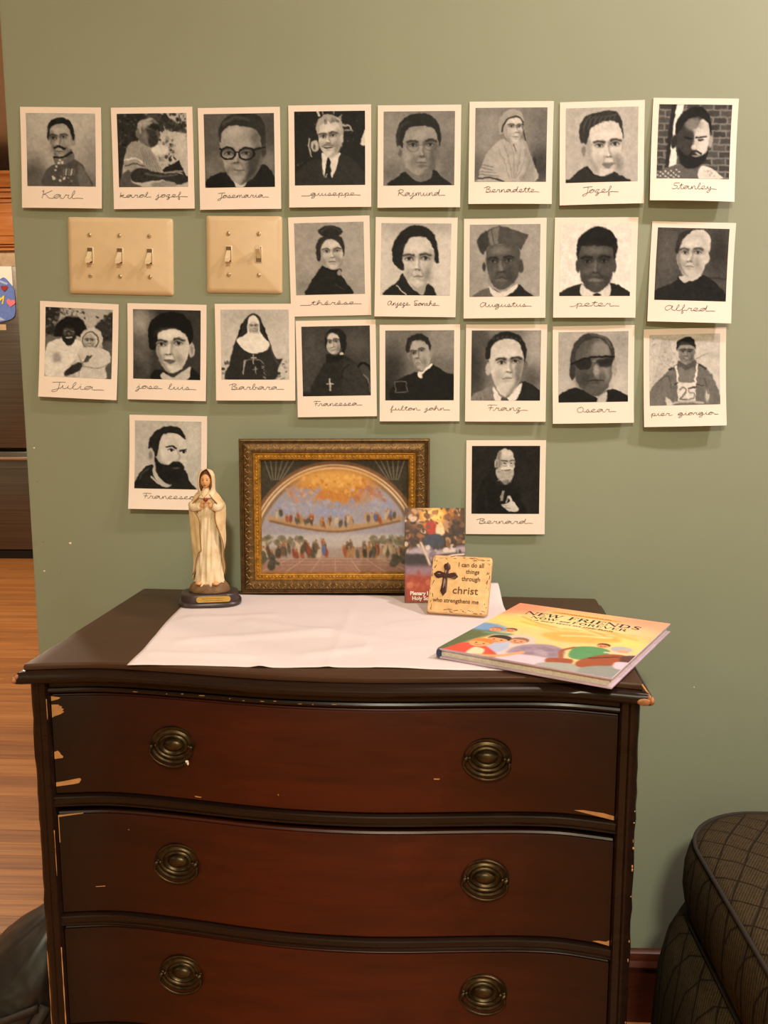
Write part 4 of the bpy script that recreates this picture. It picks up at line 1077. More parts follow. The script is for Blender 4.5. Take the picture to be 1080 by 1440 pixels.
def pt_beard():
    c = Canvas(PW, PH, (142,98,600,553), 192)
    c.e(540,220,60,120,205,40)
    c.p([(142,556),(148,505),(200,420),(268,394),(274,470),(372,542),(478,425),(525,505),(548,556)],38,3); c.l([(175,490),(195,450),(240,420)],10,85,6,.7)
    c.l([(258,472),(300,510),(345,530),(388,518)],13,190,3)
    c.p([(286,330),(310,235),(382,180),(470,190),(496,252),(496,330),(490,402),(402,430),(302,380)],208,4)
    c.p([(286,330),(310,290),(330,360),(400,425),(302,380)],150,12,.6)
    c.p([(236,290),(252,205),(310,150),(400,131),(460,152),(494,220),(442,186),(372,176),(325,205),(304,290),(290,335)],40,3)
    c.e(250,325,28,44,185,3); c.e(252,328,12,28,130,6)
    c.p([(278,335),(320,378),(372,388),(415,366),(462,372),(482,402),(472,450),(440,505),(385,522),(330,492),(292,435)],34,5)
    c.l([(385,400),(430,392),(455,405)],7,18,3); c.e(425,412,20,6,90,4)
    c.l([(355,272),(395,268),(428,280)],10,34,3); c.l([(452,292),(498,288)],9,34,3)
    for x,y in ((392,294),(475,303)): c.e(x,y,22,10,215,3); c.e(x+2,y,10,10,28,2); c.l([(x-24,y-2),(x,y-10),(x+22,y-2)],6,30,2)
    c.l([(440,295),(452,345),(425,362)],9,150,5,.7); c.noise(4,9,22); return c
def pt_oldman():
    c = Canvas(PW, PH, (228,178,862,810), 44)
    c.p([(285,815),(315,525),(445,400),(520,530),(610,500),(700,690),(720,815)],34,8); c.l([(430,500),(520,540),(600,500)],8,58,8,.7); c.l([(350,560),(370,760)],20,44,12,.7)
    c.p([(458,330),(468,245),(538,205),(602,230),(626,310),(618,390),(500,392),(464,360)],198,5)
    c.p([(458,330),(468,245),(500,225),(500,300),(495,380),(464,360)],120,12,.75); c.e(560,250,50,30,222,14,0,.7)
    c.e(458,342,18,40,182,4); c.e(462,345,8,26,120,5)
    c.p([(452,405),(490,380),(545,372),(616,388),(614,465),(575,520),(540,535),(500,505),(465,462)],182,6)
    c.dabs((470,400,605,510),50,9,[205,140,110,170],4,.6); c.e(545,515,40,20,110,14,0,.7); c.p([(500,382),(560,372),(614,388),(608,400),(560,392),(510,398)],222,4); c.l([(540,402),(588,402)],8,70,3)
    c.l([(505,315),(560,318)],12,80,5); c.l([(585,318),(622,312)],12,80,5)
    c.e(535,340,16,7,70,4); c.e(600,338,12,7,70,4); c.ring(535,342,32,24,4,110,2,.8); c.ring(600,338,24,24,4,110,2,.8); c.e(572,358,12,22,225,6,0,.8)
    c.p([(505,720),(545,712),(588,690),(566,655),(572,642),(592,655),(632,710),(672,768),(645,788),(572,786),(548,760),(520,742)],208,4)
    c.l([(510,728),(560,735)],5,110,3); c.l([(545,752),(600,762)],5,110,3)
    c.p([(516,597),(540,597),(516,688),(492,684)],150,3,1,False); c.l([(566,650),(552,700)],9,205,3); c.noise(4,12,23); return c

# name written on the card, (x, z, tilt) of the card on the wall, picture, lettering span, x-height (mm), lift of the lower edge (m), bow, label
G_CARD = 'portrait cards taped on the green wall'
CARDS = [
 ('Karl', (-0.5405,0.3302,-0.0212), pt_medals, (.25,.77), 4.6, 0.0, .007, .002, 'white photo card of moustached man in uniform with medals'),
 ('karol jozef', (-0.4012,0.3283,-0.0007), pt_reader, (.08,.92), 3.0, 0.0, .005, .001, 'white photo card of man outdoors reading a dark book'),
 ('Josemaria', (-0.2700,0.3263,0.0026), pt_glasses, (.22,.85), 3.0, 0.0, .006, .002, 'white photo card of smiling man in thick dark-rimmed glasses'),
 ('giuseppe', (-0.1346,0.3280,0.0004), pt_suit, (.15,.87), 2.9, 1.5, .007, .001, 'white photo card of grey-haired moustached man in suit and tie'),
 ('Rajmund', (-0.0020,0.3262,-0.0040), pt_roundglasses, (.24,.82), 3.6, 0.0, .008, .002, 'white photo card of young man in thin round glasses and dark collar'),
 ('Bernadette', (0.1331,0.3295,-0.0054), pt_headscarf, (.18,.85), 3.2, 0.0, .011, .003, 'white photo card of woman in head scarf and wide striped shawl'),
 ('Jozef', (0.2665,0.3281,0.0147), pt_darkcollar, (.27,.70), 3.6, 0.0, .009, .003, 'white photo card of wavy-haired clean-shaven man on pale background'),
 ('Stanley', (0.3990,0.3303,-0.0229), pt_bricks, (.25,.78), 3.6, 0.0, .016, .006, 'curling white photo card of bearded man before a brick wall'),
 ('thérèse', (-0.1365,0.1692,0.0164), pt_bun, (.12,.88), 2.6, 1.5, .0008, .0, 'white photo card of young woman with hair piled in a bun'),
 ('Anjezë Gonxhe', (-0.0063,0.1669,-0.0147), pt_girl, (.16,.80), 2.9, 0.0, .006, .002, 'white photo card of dark-haired girl on pale background'),
 ('Augustus', (0.1275,0.1643,0.0040), pt_biretta, (.2,.83), 3.0, 0.0, .008, .002, 'white photo card of priest in square cap and white collar'),
 ('peter', (0.2623,0.1644,-0.0040), pt_tallhair, (.2,.8), 3.4, 0.6, .009, .003, 'white photo card of man with tall rounded hair, suit and plain white background'),
 ('Alfred', (0.4042,0.1565,-0.0308), pt_whitehair, (.2,.8), 3.4, 0.0, .014, .005, 'white photo card of white-haired elderly man in black cassock'),
 ('Julia', (-0.5289,0.0445,-0.0484), pt_baby, (.17,.84), 4.2, 0.0, .010, .003, 'white photo card of woman in dark hat holding a bonneted baby'),
 ('jose luis', (-0.3907,0.0416,-0.0256), pt_boy, (.11,.88), 3.4, 0.0, .008, .002, 'white photo card of boy with thick black hair on dark background'),
 ('Barbara', (-0.2528,0.0410,-0.0028), pt_nun, (.16,.86), 3.4, 0.0, .007, .002, 'white photo card of nun in white coif and black veil with cross'),
 ('Francesca', (-0.1279,0.0160,0.0146), pt_shawl, (.2,.82), 3.0, 0.0, .007, .001, 'white photo card of seated woman in dark shawl with a hanging cross'),
 ('fulton john', (0.0002,0.0091,0.0016), pt_cleric, (.13,.88), 2.7, 0.0, .008, .002, 'white photo card of dark-haired cleric in white collar holding a book'),
 ('Franz', (0.1320,0.0086,-0.0024), pt_tweed, (.27,.78), 3.4, 0.0, .009, .002, 'white photo card of curly-haired man in tweed jacket and tie'),
 ('Oscar', (0.2644,0.0063,0.0140), pt_sunglasses, (.3,.78), 3.4, 0.0, .012, .004, 'white photo card of man in heavy dark-tinted glasses'),
 ('pier giorgio', (0.4020,0.0019,0.0237), pt_bib, (.08,.9), 2.8, 0.0, .014, .006, 'white photo card of young man outdoors wearing a number 25 bib'),
 ('Francesco', (-0.3947,-0.1290,-0.0200), pt_beard, (.18,.92), 3.2, 0.0, .016, .001, 'white photo card of dark-bearded friar behind the ivory statue'),
 ('Bernard', (0.1349,-0.1672,0.0027), pt_oldman, (.13,.85), 3.0, 0.0, .006, .002, 'white photo card of bald man with long white beard and spectacles'),
]
CW, CH = 0.12293, 0.14671
def build_cards():
    for i, (text, (x, z, a), fn, (f0, f1), xh, lead, lift, bow, label) in enumerate(CARDS):
        base = -0.0016
        if fn is pt_nun: base = -0.0042
        side = (0.35, -0.3, 0.2, -0.25)[i % 4]
        def surf(X, Z, off=0.0, lift=lift, bow=bow, side=side, base=base):
            t = np.clip((CH/2-Z)/CH, 0, 1); u = X/(CW/2)
            return base-(lift*(0.25*t+0.75*t**2)*(1+side*u*0.3)+bow*t*(1-u*u)*0.5)-off
        nx, nz = 13, 15
        V = []; F = []
        for k, off in enumerate((0.0, -0.0005)):
            for j in range(nz):
                for q in range(nx):
                    X = -CW/2+CW*q/(nx-1); Z = CH/2-CH*j/(nz-1)
                    V.append((X, float(surf(X, Z, off)), Z))
        n = nx*nz
        for j in range(nz-1):
            for q in range(nx-1):
                b = j*nx+q
                F.append((b, b+nx, b+nx+1, b+1)); F.append((n+b, n+b+1, n+b+nx+1, n+b+nx))
        edge = [q for q in range(nx)]+[j*nx+nx-1 for j in range(1, nz)]+[(nz-1)*nx+q for q in range(nx-2, -1, -1)]+[j*nx for j in range(nz-2, 0, -1)]
        for e in range(len(edge)):
            p, q = edge[e], edge[(e+1) % len(edge)]
            F.append((p, q, n+q, n+p))
        me = mesh('photo_card', V, F, M['card'], True); me.set_sharp_from_angle(angle=0.8)
        card = obj('photo_card', me, None, (x, 0, z+CAM_H), (0, -a, 0), label=label, category='photo card', group=G_CARD)
        pw, ph = CW*0.856, CH*0.722
        obj('portrait_print', print_mesh('portrait_print', fn(), pw, ph, lambda X, Z: surf(X, Z, 0.00025), M['print'], (1.0, 0.945, 0.89),
            x0=-CW/2+CW*0.071, z1=CH/2-CH*0.06), card)
        zb = CH/2-CH*(0.885 if xh < 4 else 0.905)
        obj('handwriting', handwriting_mesh(text, -CW/2+CW*f0, -CW/2+CW*f1, zb, xh*0.00128, 0.00058, lambda X, Z: surf(X, Z, 0.0004), lead), card)
build_cards()

# ------------------------------------------------------------------ switch plates
def build_switch(x, z, a, w, toggles, label):
    h = 0.1143
    root = empty('switch_plate', (x, 0, z+CAM_H), (0, -a, 0), label=label, category='light switch')
    def ring(ins, y):
        r = 0.004; pts = []
        X, Z = w/2-ins, h/2-ins
        for cx, cz, a0 in ((X-r, Z-r, 0), (-X+r, Z-r, 90), (-X+r, -Z+r, 180), (X-r, -Z+r, 270)):
            for k in range(5):
                t = math.radians(a0+k*22.5); pts.append((cx+r*math.cos(t), y, cz+r*math.sin(t)))
        return pts
    obj('plate', loft_mesh('plate', [ring(0, 0), ring(0, -0.0015), ring(0.0012, -0.0034), ring(0.0045, -0.0055), ring(0.0075, -0.0062)], M['plate'], True, 0.7), root)
    n = len(toggles)
    for k, up in enumerate(toggles):
        cx = (k-(n-1)/2)*0.0459
        box('toggle_frame', cx-0.0056, cx+0.0056, -0.0070, -0.006, -0.0126, 0.0126, M['toggle'], root, 0.0006)
        box('toggle_slot', cx-0.0040, cx+0.0040, -0.0073, -0.0065, -0.0112, 0.0112, M['slot'], root)
        s = 1 if up else -1
        f = [(cx-0.0032, -0.007, s*-0.006), (cx+0.0032, -0.007, s*-0.006), (cx+0.0032, -0.007, s*0.0085), (cx-0.0032, -0.007, s*0.0085)]
        mid = [(cx-0.0033, -0.011, s*0.000), (cx+0.0033, -0.011, s*0.000), (cx+0.0033, -0.012, s*0.0095), (cx-0.0033, -0.012, s*0.0095)]
        tip = [(cx-0.0032, -0.0190, s*0.0065), (cx+0.0032, -0.0190, s*0.0065), (cx+0.0032, -0.0195, s*0.0125), (cx-0.0032, -0.0195, s*0.0125)]
        me = loft_mesh('toggle', [f, mid, tip], M['toggle'], False)
        obj('toggle', me, root)
        for zz in (0.0302, -0.0302):
            rings = [[(cx+r*math.cos(t), y, zz+r*math.sin(t)) for t in np.linspace(0, 2*math.pi, 13)[:-1]] for r, y in ((0.0034, -0.006), (0.0034, -0.0068), (0.0026, -0.0074), (0.0005, -0.0076))]
            sc = obj('screw', loft_mesh('screw', rings, M['screw'], True, 0.6), root)
            bm = bmesh.new(); bm_box(bm, -0.0028, 0.0028, -0.0079, -0.0073, -0.0004, 0.0004)
            obj('screw_slot', from_bm(bm, 'screw_slot', M['slot']), sc, (cx, 0, zz), (0, 0.5+k*0.9+zz*20, 0))
build_switch(-0.45719, 0.18632, -0.0264, 0.162, (False, False, False), 'wide almond plastic switch plate with three toggles')
build_switch(-0.26699, 0.18740, -0.0178, 0.1158, (False, True), 'almond plastic switch plate with two toggles')

# ------------------------------------------------------------------ dresser (serpentine front), local x along the front, y towards the wall
DW, DD, DT = 0.714, 0.384, 0.7415
DRES_LOC, DRES_ROT = (-0.466, -0.385, 0.0), math.radians(-3.5)
_serp = smooth_interp([0, .05, .10, .15, .20, .24, .28, .32, .357], [-.0075, -.0062, -.0018, .0045, .0105, .0142, .0146, .0085, .001])
def serp(u): return _serp(abs(u-0.357))

def d_outline(off, n=48):
    """closed outline at a given overhang"""
    pts = []
    for i in range(n+1):
        u = DW*i/n
        ue = -off+(DW+2*off)*i/n
        pts.append((ue, serp(u)-off))
    pts.append((DW+off, DD)); pts.append((-off, DD))
    return pts

def stack(name, prof, mat, parent, n=48, angle=0.6):
    rings = [[(x, y, z) for x, y in d_outline(off, n)] for off, z in prof]
    return obj(name, loft_mesh(name, rings, mat, True, angle), parent)

def serp_bar(name, prof, u0, u1, mat, parent, n=40, angle=0.6):
    """sweep a (dy, z) profile along the serpentine between u0 and u1"""
    rings = []
    for i in range(n+1):
        u = u0+(u1-u0)*i/n
        rings.append([(u, serp(u)+dy, z) for dy, z in prof])
    return obj(name, loft_mesh(name, rings, mat, True, angle), parent)

def oval(rx, rz, y, cx=0, cz=0, n=40):
    return [(cx+rx*math.cos(2*math.pi*k/n), y, cz+rz*math.sin(2*math.pi*k/n)) for k in range(n)]

def build_dresser():
    root = empty('dresser', DRES_LOC, (0, 0, DRES_ROT), label='dark mahogany dresser with serpentine drawers and worn chipped edges', category='dresser')
    T = DT
    stack('top_board', [(-0.002, T), (0.0012, T-0.0006), (0.0026, T-0.002), (0.003, T-0.0045), (0.0024, T-0.0075), (-0.001, T-0.0085)][::-1], M['topwood'], root)
    stack('top_moulding', [(0.002, T-0.0082), (0.0065, T-0.0088), (0.0105, T-0.0112), (0.0132, T-0.0150), (0.0132, T-0.0185), (0.0105, T-0.0225), (0.006, T-0.0245), (-0.006, T-0.0248)][::-1], M['darkwood'], root)
    # carcass: sides, back, posts
    for x0, x1 in ((-0.001, 0.014), (DW-0.014, DW+0.001)):
        box('side_panel', x0, x1, 0.030, DD-0.004, 0.07, T-0.0246, M['darkwood'], root, 0.002)
    box('back_panel', 0.012, DW-0.012, DD-0.016, DD-0.006, 0.09, T-0.0246, M['darkwood'], root)
    rnd = random.Random(3)
    for s in (0, 1):
        rings = []
        zs = np.linspace(0.0, T-0.0246, 46)
        for z in zs:
            j = rnd.uniform(-0.0009, 0.0007) if 0.02 < z < T-0.06 else 0
            sec = [(-0.0035+j, 0.034), (-0.0035+j, 0.014), (-0.001+j, 0.0088), (0.004, 0.0065), (0.0075, 0.0065), (0.009, 0.0078), (0.0105, 0.0062), (0.0175, 0.0062), (0.0192, 0.0085), (0.0192, 0.034)]
            rings.append([((x if s == 0 else DW-x), y, z) for x, y in sec])
        obj('corner_post', loft_mesh('corner_post', rings, M['darkwood'], True, 0.7), root)
    u0, u1 = 0.0192, DW-0.0192
    # frieze with a small bead
    serp_bar('frieze', [(0.030, T-0.0246), (0.0095, T-0.0246), (0.0095, T-0.034), (0.0070, T-0.035), (0.0058, T-0.0375), (0.0070, T-0.040), (0.0105, T-0.0412), (0.030, T-0.0415)], u0, u1, M['darkwood'], root)
    levels = [(T-0.0435, T-0.172), (T-0.1965, T-0.331), (T-0.350, T-0.486), (T-0.505, T-0.640)]
    for i, (zt, zb) in enumerate(levels):
        # rail under the drawer
        r0 = zb-0.0008; r1 = zb-0.0148
        serp_bar('rail', [(0.034, r0), (0.009, r0), (0.0052, r0-0.0008), (0.0046, r0-0.0022), (0.0066, r0-0.0034), (0.0066, r0-0.0098), (0.0044, r0-0.0108), (0.0048, r1+0.0012), (0.009, r1), (0.034, r1)], u0, u1, M['darkwood'], root)
        ua, ub = u0+0.0012, u1-0.0012
        y0 = 0.0098
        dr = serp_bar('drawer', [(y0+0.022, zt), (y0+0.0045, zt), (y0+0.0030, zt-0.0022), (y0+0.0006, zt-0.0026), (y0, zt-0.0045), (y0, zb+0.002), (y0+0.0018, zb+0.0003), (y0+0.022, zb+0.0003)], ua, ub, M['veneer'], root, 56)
        bm = bmesh.new(); bm_box(bm, u0+0.01, u1-0.01, 0.05, DD-0.03, zb+0.004, zb+0.012)
        obj('drawer_bottom', from_bm(bm, 'drawer_bottom', M['chip']), dr)
        zc = (T-0.1025, T-0.2535, T-0.4035, T-0.572)[i]
        for hu in (0.1700, 0.5465):
            pull(dr, hu, serp(hu)+y0, zc, broken=(i == 0 and hu < 0.3))
        # bare wood where the veneer has chipped away
        def chip(pts, yo=0.0):
            uc = sum(p[0] for p in pts)/len(pts)
            V = [(u, serp(u)+y0-0.0004+yo, z) for u, z in pts]+[(u, serp(u)+y0+0.001+yo, z) for u, z in pts]
            n = len(pts)
            F = [tuple(range(n))]+[(k, (k+1) % n, n+(k+1) % n, n+k) for k in range(n)]
            obj('veneer_chip', fix(mesh('veneer_chip', V, F, M['chip'])), dr)
        if i == 0:
            chip([(ua+.0002,T-.0455),(ua+.004,T-.0462),(ua+.011,T-.0475),(ua+.008,T-.0495),(ua+.004,T-.0505),(ua+.0002,T-.0512)])
            chip([(ua+.0002,T-.0560),(ua+.008,T-.0562),(ua+.0095,T-.058),(ua+.012,T-.0585),(ua+.0115,T-.061),(ua+.0142,T-.062),(ua+.0122,T-.0645),(ua+.0145,T-.0655),(ua+.011,T-.068),(ua+.007,T-.0695),(ua+.0035,T-.0705),(ua+.0002,T-.0725)])
            chip([(ua+.0002,T-.1165),(ua+.004,T-.115),(ua+.0065,T-.1175),(ua+.0075,T-.120),(ua+.0100,T-.1225),(ua+.0098,T-.1245),(ua+.0002,T-.1255)])
            chip([(ua+.0002,T-.1560),(ua+.010,T-.1548),(ua+.022,T-.1525),(ua+.0285,T-.1515),(ua+.030,T-.1535),(ua+.027,T-.1580),(ua+.020,T-.1592),(ua+.0002,T-.1612)])
            chip([(ub-.0002,T-.1715),(ub-.0002,T-.1665),(ub-.012,T-.1645),(ub-.035,T-.1640),(ub-.045,T-.1652),(ub-.028,T-.1678)])
            chip([(.30,T-.1530),(.3016,T-.1525),(.3018,T-.1545)]); chip([(.485,T-.128),(.492,T-.1284),(.491,T-.1296),(.485,T-.1294)])
            chip([(.195,T-.1656),(.204,T-.1660),(.203,T-.1672),(.196,T-.1668)])
        if i == 1:
            chip([(ub-.0002,T-.3300),(ub-.0002,T-.3230),(ub-.004,T-.3255),(ub-.012,T-.3258),(ub-.019,T-.3275)])
            chip([(ua+.085,T-.2185),(ua+.0862,T-.2178),(ua+.087,T-.2192)]); chip([(ua+.04,T-.2960),(ua+.0525,T-.2955),(ua+.052,T-.2963),(ua+.041,T-.2967)])
            chip([(ua+.0002,T-.199),(ua+.030,T-.1972),(ua+.030,T-.1980),(ua+.001,T-.2012),(ua+.001,T-.235),(ua+.0002,T-.235)])
    # worn bare wood at the moulding ends and down the post edges
    def worn(pts, mat, r0):
        return tube('worn_edge', pts, r0, mat, root, 6)
    rag = random.Random(9)
    for x, sgn in ((-0.0125, -1), (DW+0.0125, 1)):
        V, F = [], []
        ellipsoid_geo((x-sgn*.0016, -0.0085, T-0.0172), (0.0034, 0.0066, 0.0048), 10, 7, V, F)
        ellipsoid_geo((x-sgn*0.0040, -0.0088, T-0.0138), (0.0028, 0.0036, 0.0034), 10, 7, V, F)
        if sgn > 0: ellipsoid_geo((x-0.010, -0.0125, T-0.0178), (0.008, 0.0015, 0.0042), 10, 7, V, F)
        obj('worn_corner', fix(mesh('worn_corner', V, F, M['worn'], True)), root)
    worn([(DW+0.0012, -0.0014, T-0.0012), (DW+0.0052, -0.0035, T-0.007), (DW+0.0085, -0.006, T-0.011)], M['chip'], 0.0011)
    for za, zb in ((T-0.505, T-0.372), (T-0.64, T-0.515)):
        worn([(0.0186, 0.0068, z) for z in np.linspace(za, zb, 12)], M['chip'], [0.0008*rag.uniform(.5, 1.2) for _ in range(12)])
    worn([(0.0186, 0.0068, z) for z in np.linspace(T-0.275, T-0.215, 10)], M['chip'], [0.0005*rag.uniform(.4, 1.2) for _ in range(10)])
    worn([(-0.0012, 0.0092, z) for z in np.linspace(T-0.60, T-0.36, 16)], M['chip'], [0.0008*rag.uniform(.3, 1.3) for _ in range(16)])
    worn([(0.0186, 0.0068, z) for z in np.linspace(T-0.072, T-0.046, 6)], M['chip'], 0.0005)
    for z in (T-.095, T-.155, T-.172, T-.188, T-.205, T-.222, T-.226, T-.27, T-.318, T-.345, T-.372, T-.40, T-.43):
        V, F = ellipsoid_geo((DW+rag.uniform(.0004, .0014), 0.0095+rag.uniform(-.001, .003), z+rag.uniform(-.008, .008)), (rag.uniform(.0006, .0012), 0.0018, rag.uniform(.0008, .0030)), 8, 5)
        obj('edge_chip', fix(mesh('edge_chip', V, F, M['chip'], True)), root)
    for u in (0.125, 0.165, 0.185, 0.21, 0.245, 0.262, 0.285, 0.30, 0.33, 0.345, 0.37):
        V, F = ellipsoid_geo((u, serp(u)+0.0062, T-0.0372+rag.uniform(-.001, .001)), (rag.uniform(.001, .0045), 0.0008, 0.0005), 8, 5)
        obj('bead_chip', fix(mesh('bead_chip', V, F, M['chip'], True)), root)
    # apron and bracket feet
    serp_bar('apron', [(0.034, T-0.655), (0.006, T-0.655), (0.003, T-0.668), (0.003, T-0.69), (0.034, T-0.69)], u0, u1, M['darkwood'], root)
    for s in (0, 1):
        pts = [(0, 0.09), (0.10, 0.09), (0.095, 0.07), (0.065, 0.055), (0.05, 0.03), (0.045, 0.0), (0, 0.0)]
        rings = [[((x if s == 0 else DW-x), y, z) for x, z in pts] for y in (0.0085, 0.026)]
        obj('foot', loft_mesh('foot', rings, M['darkwood'], False), root)
        rings = [[((x if s == 0 else DW-x), y, z) for y, z in ((DD-0.07, 0.0), (DD-0.006, 0.0), (DD-0.006, 0.09), (DD-0.09, 0.09))] for x in (0.0, 0.016)]
        obj('foot', loft_mesh('foot', rings, M['darkwood'], False), root)

def pull(dr, hu, hy, hz, broken=False):
    """oval stamped brass pull: ringed backplate, two posts and a bail"""
    prof = [(0.0288, 0.0238, 0.0015), (0.0288, 0.0238, -0.0012), (0.0278, 0.0228, -0.0022), (0.0262, 0.0212, -0.0020), (0.0252, 0.0202, -0.0008), (0.0240, 0.0190, -0.0008),
            (0.0228, 0.0178, -0.0022), (0.0214, 0.0164, -0.0030), (0.0200, 0.0150, -0.0026), (0.0186, 0.0136, -0.0012), (0.0172, 0.0126, -0.0022),
            (0.0158, 0.0112, -0.0026), (0.0140, 0.0094, -0.0008), (0.0128, 0.0082, -0.0004), (0.0116, 0.0072, -0.0020), (0.0096, 0.0058, -0.0036), (0.0060, 0.0036, -0.0046), (0.001, 0.0006, -0.0050)]
    obj('handle_plate', loft_mesh('handle_plate', [oval(a, b, y) for a, b, y in prof], M['brass'], True, 0.9), dr, (hu, hy-0.0012, hz))
    for s in (-1, 1):
        V, F = [], []
        tube_geo([(s*0.0245, 0.0, 0.0005), (s*0.0245, -0.005, 0.0005)], 0.0026, 10, V, F)
        ellipsoid_geo((s*0.0245, -0.0075, 0.0005), (0.0036, 0.0036, 0.0036), 12, 8, V, F)
        ellipsoid_geo((s*0.0205, -0.005, 0.0005), (0.0022, 0.0022, 0.0022), 10, 6, V, F)
        obj('handle_post', fix(mesh('handle_post', V, F, M['brass'], True)), dr, (hu, hy-0.001, hz))
    P = [(-0.0258, -0.0072, 0.0005)]
    t1 = 335 if not broken else 312
    for t in range(196, t1+1, 6):
        P.append((0.0288*math.cos(math.radians(t)), -0.0072+0.0008, 0.0248*math.sin(math.radians(t))))
    if not broken: P.append((0.0258, -0.0072, 0.0005))
    tube('handle_bail', P, 0.0017, M['brass'], dr, 8).location = (hu, hy-0.001, hz)
    if broken:
        V, F = ellipsoid_geo((0.0186, -0.0072, -0.0172), (0.0022, 0.0016, 0.0016), 8, 6)
        ellipsoid_geo((0.0198, -0.0072, -0.0196), (0.0014, 0.0014, 0.0024), 8, 6, V, F)
        obj('paint_fleck', fix(mesh('paint_fleck', V, F, M['card'], True)), dr, (hu, hy-0.001, hz))
build_dresser()

# ------------------------------------------------------------------ white cloth on the dresser
ON = DT+0.0024        # resting height of things on the cloth
def build_cloth():
    FL, FR, BR, BL = np.array((.1215, .0035)), np.array((.606, .030)), np.array((.566, .3815)), np.array((.094, .352))
    ns, nt = 90, 64
    def pos(s, t):
        p = (1-t)*((1-s)*FL+s*FR)+t*((1-s)*BL+s*BR)
        p = p+np.array((0.0025*math.sin(t*7+0.5)*(1-s)**6, 0.0022*math.sin(s*13)*(1-t)**8))
        z = 0.0013
        def ridge(a, b, w, h):
            a = np.array(a); b = np.array(b); d = b-a; k = np.clip(((p-a)@d)/(d@d), 0, 1); q = np.linalg.norm(p-a-k*d)
            return h*math.exp(-(q/w)**2)
        quiet = 1.0
        z += ridge((.16, .10), (.33, .16), .014, .0030)+ridge((.14, .05), (.26, .045), .010, .0022)+ridge((.22, .20), (.42, .13), .016, .0024)
        z += ridge((.33, .06), (.50, .14), .014, .0026)+ridge((.36, .0), (.352, .30), .006, .0012)+ridge((.13, .21), (.24, .235), .012, .0022)
        z += ridge((.42, .20), (.47, .23), .012, .0016)
        z += 0.0004*math.sin(s*31+t*9)+0.0004*math.sin(t*27-s*8)
        z += 0.0030*max(0, 1-abs(s-0.33)/0.03)*(1-t)**14+0.0022*max(0, 1-abs(s-0.62)/0.02)*(1-t)**14
        up = min(max((s-0.80)/0.16, 0), 1)*min(max((t-0.80)/0.2, 0), 1)
        z += 0.021*up*up*(3-2*up)
        z = max(z, 0.0012)
        bk = Vector((p[0], p[1]))
        # flat where the booklet, plaque, statue and frame stand and under the book
        if p[1] > 0.30 and up == 0: z = min(z, 0.0018)
        if p[0] > 0.40 and p[1] < 0.30: z = min(z, 0.0020)
        if p[0] < 0.20 and p[1] > 0.25: z = min(z, 0.0018)
        return (p[0], p[1], z)
    V = []
    for k in (0, -0.0008):
        for j in range(nt):
            for i in range(ns):
                x, y, z = pos(i/(ns-1), j/(nt-1)); V.append((x, y, z+k))
    n = ns*nt; F = []
    for j in range(nt-1):
        for i in range(ns-1):
            b = j*ns+i
            F.append((b, b+1, b+ns+1, b+ns)); F.append((n+b, n+b+ns, n+b+ns+1, n+b+1))
    edge = list(range(ns))+[j*ns+ns-1 for j in range(1, nt)]+[(nt-1)*ns+q for q in range(ns-2, -1, -1)]+[j*ns for j in range(nt-2, 0, -1)]
    for e in range(len(edge)):
        p, q = edge[e], edge[(e+1) % len(edge)]; F.append((q, p, n+p, n+q))
    obj('table_runner', fix(mesh('table_runner', V, F, M['cotton'], True)), None, (DRES_LOC[0], DRES_LOC[1], DT), (0, 0, DRES_ROT),
        label='creased white cotton cloth spread over the dresser top', category='cloth')
build_cloth()

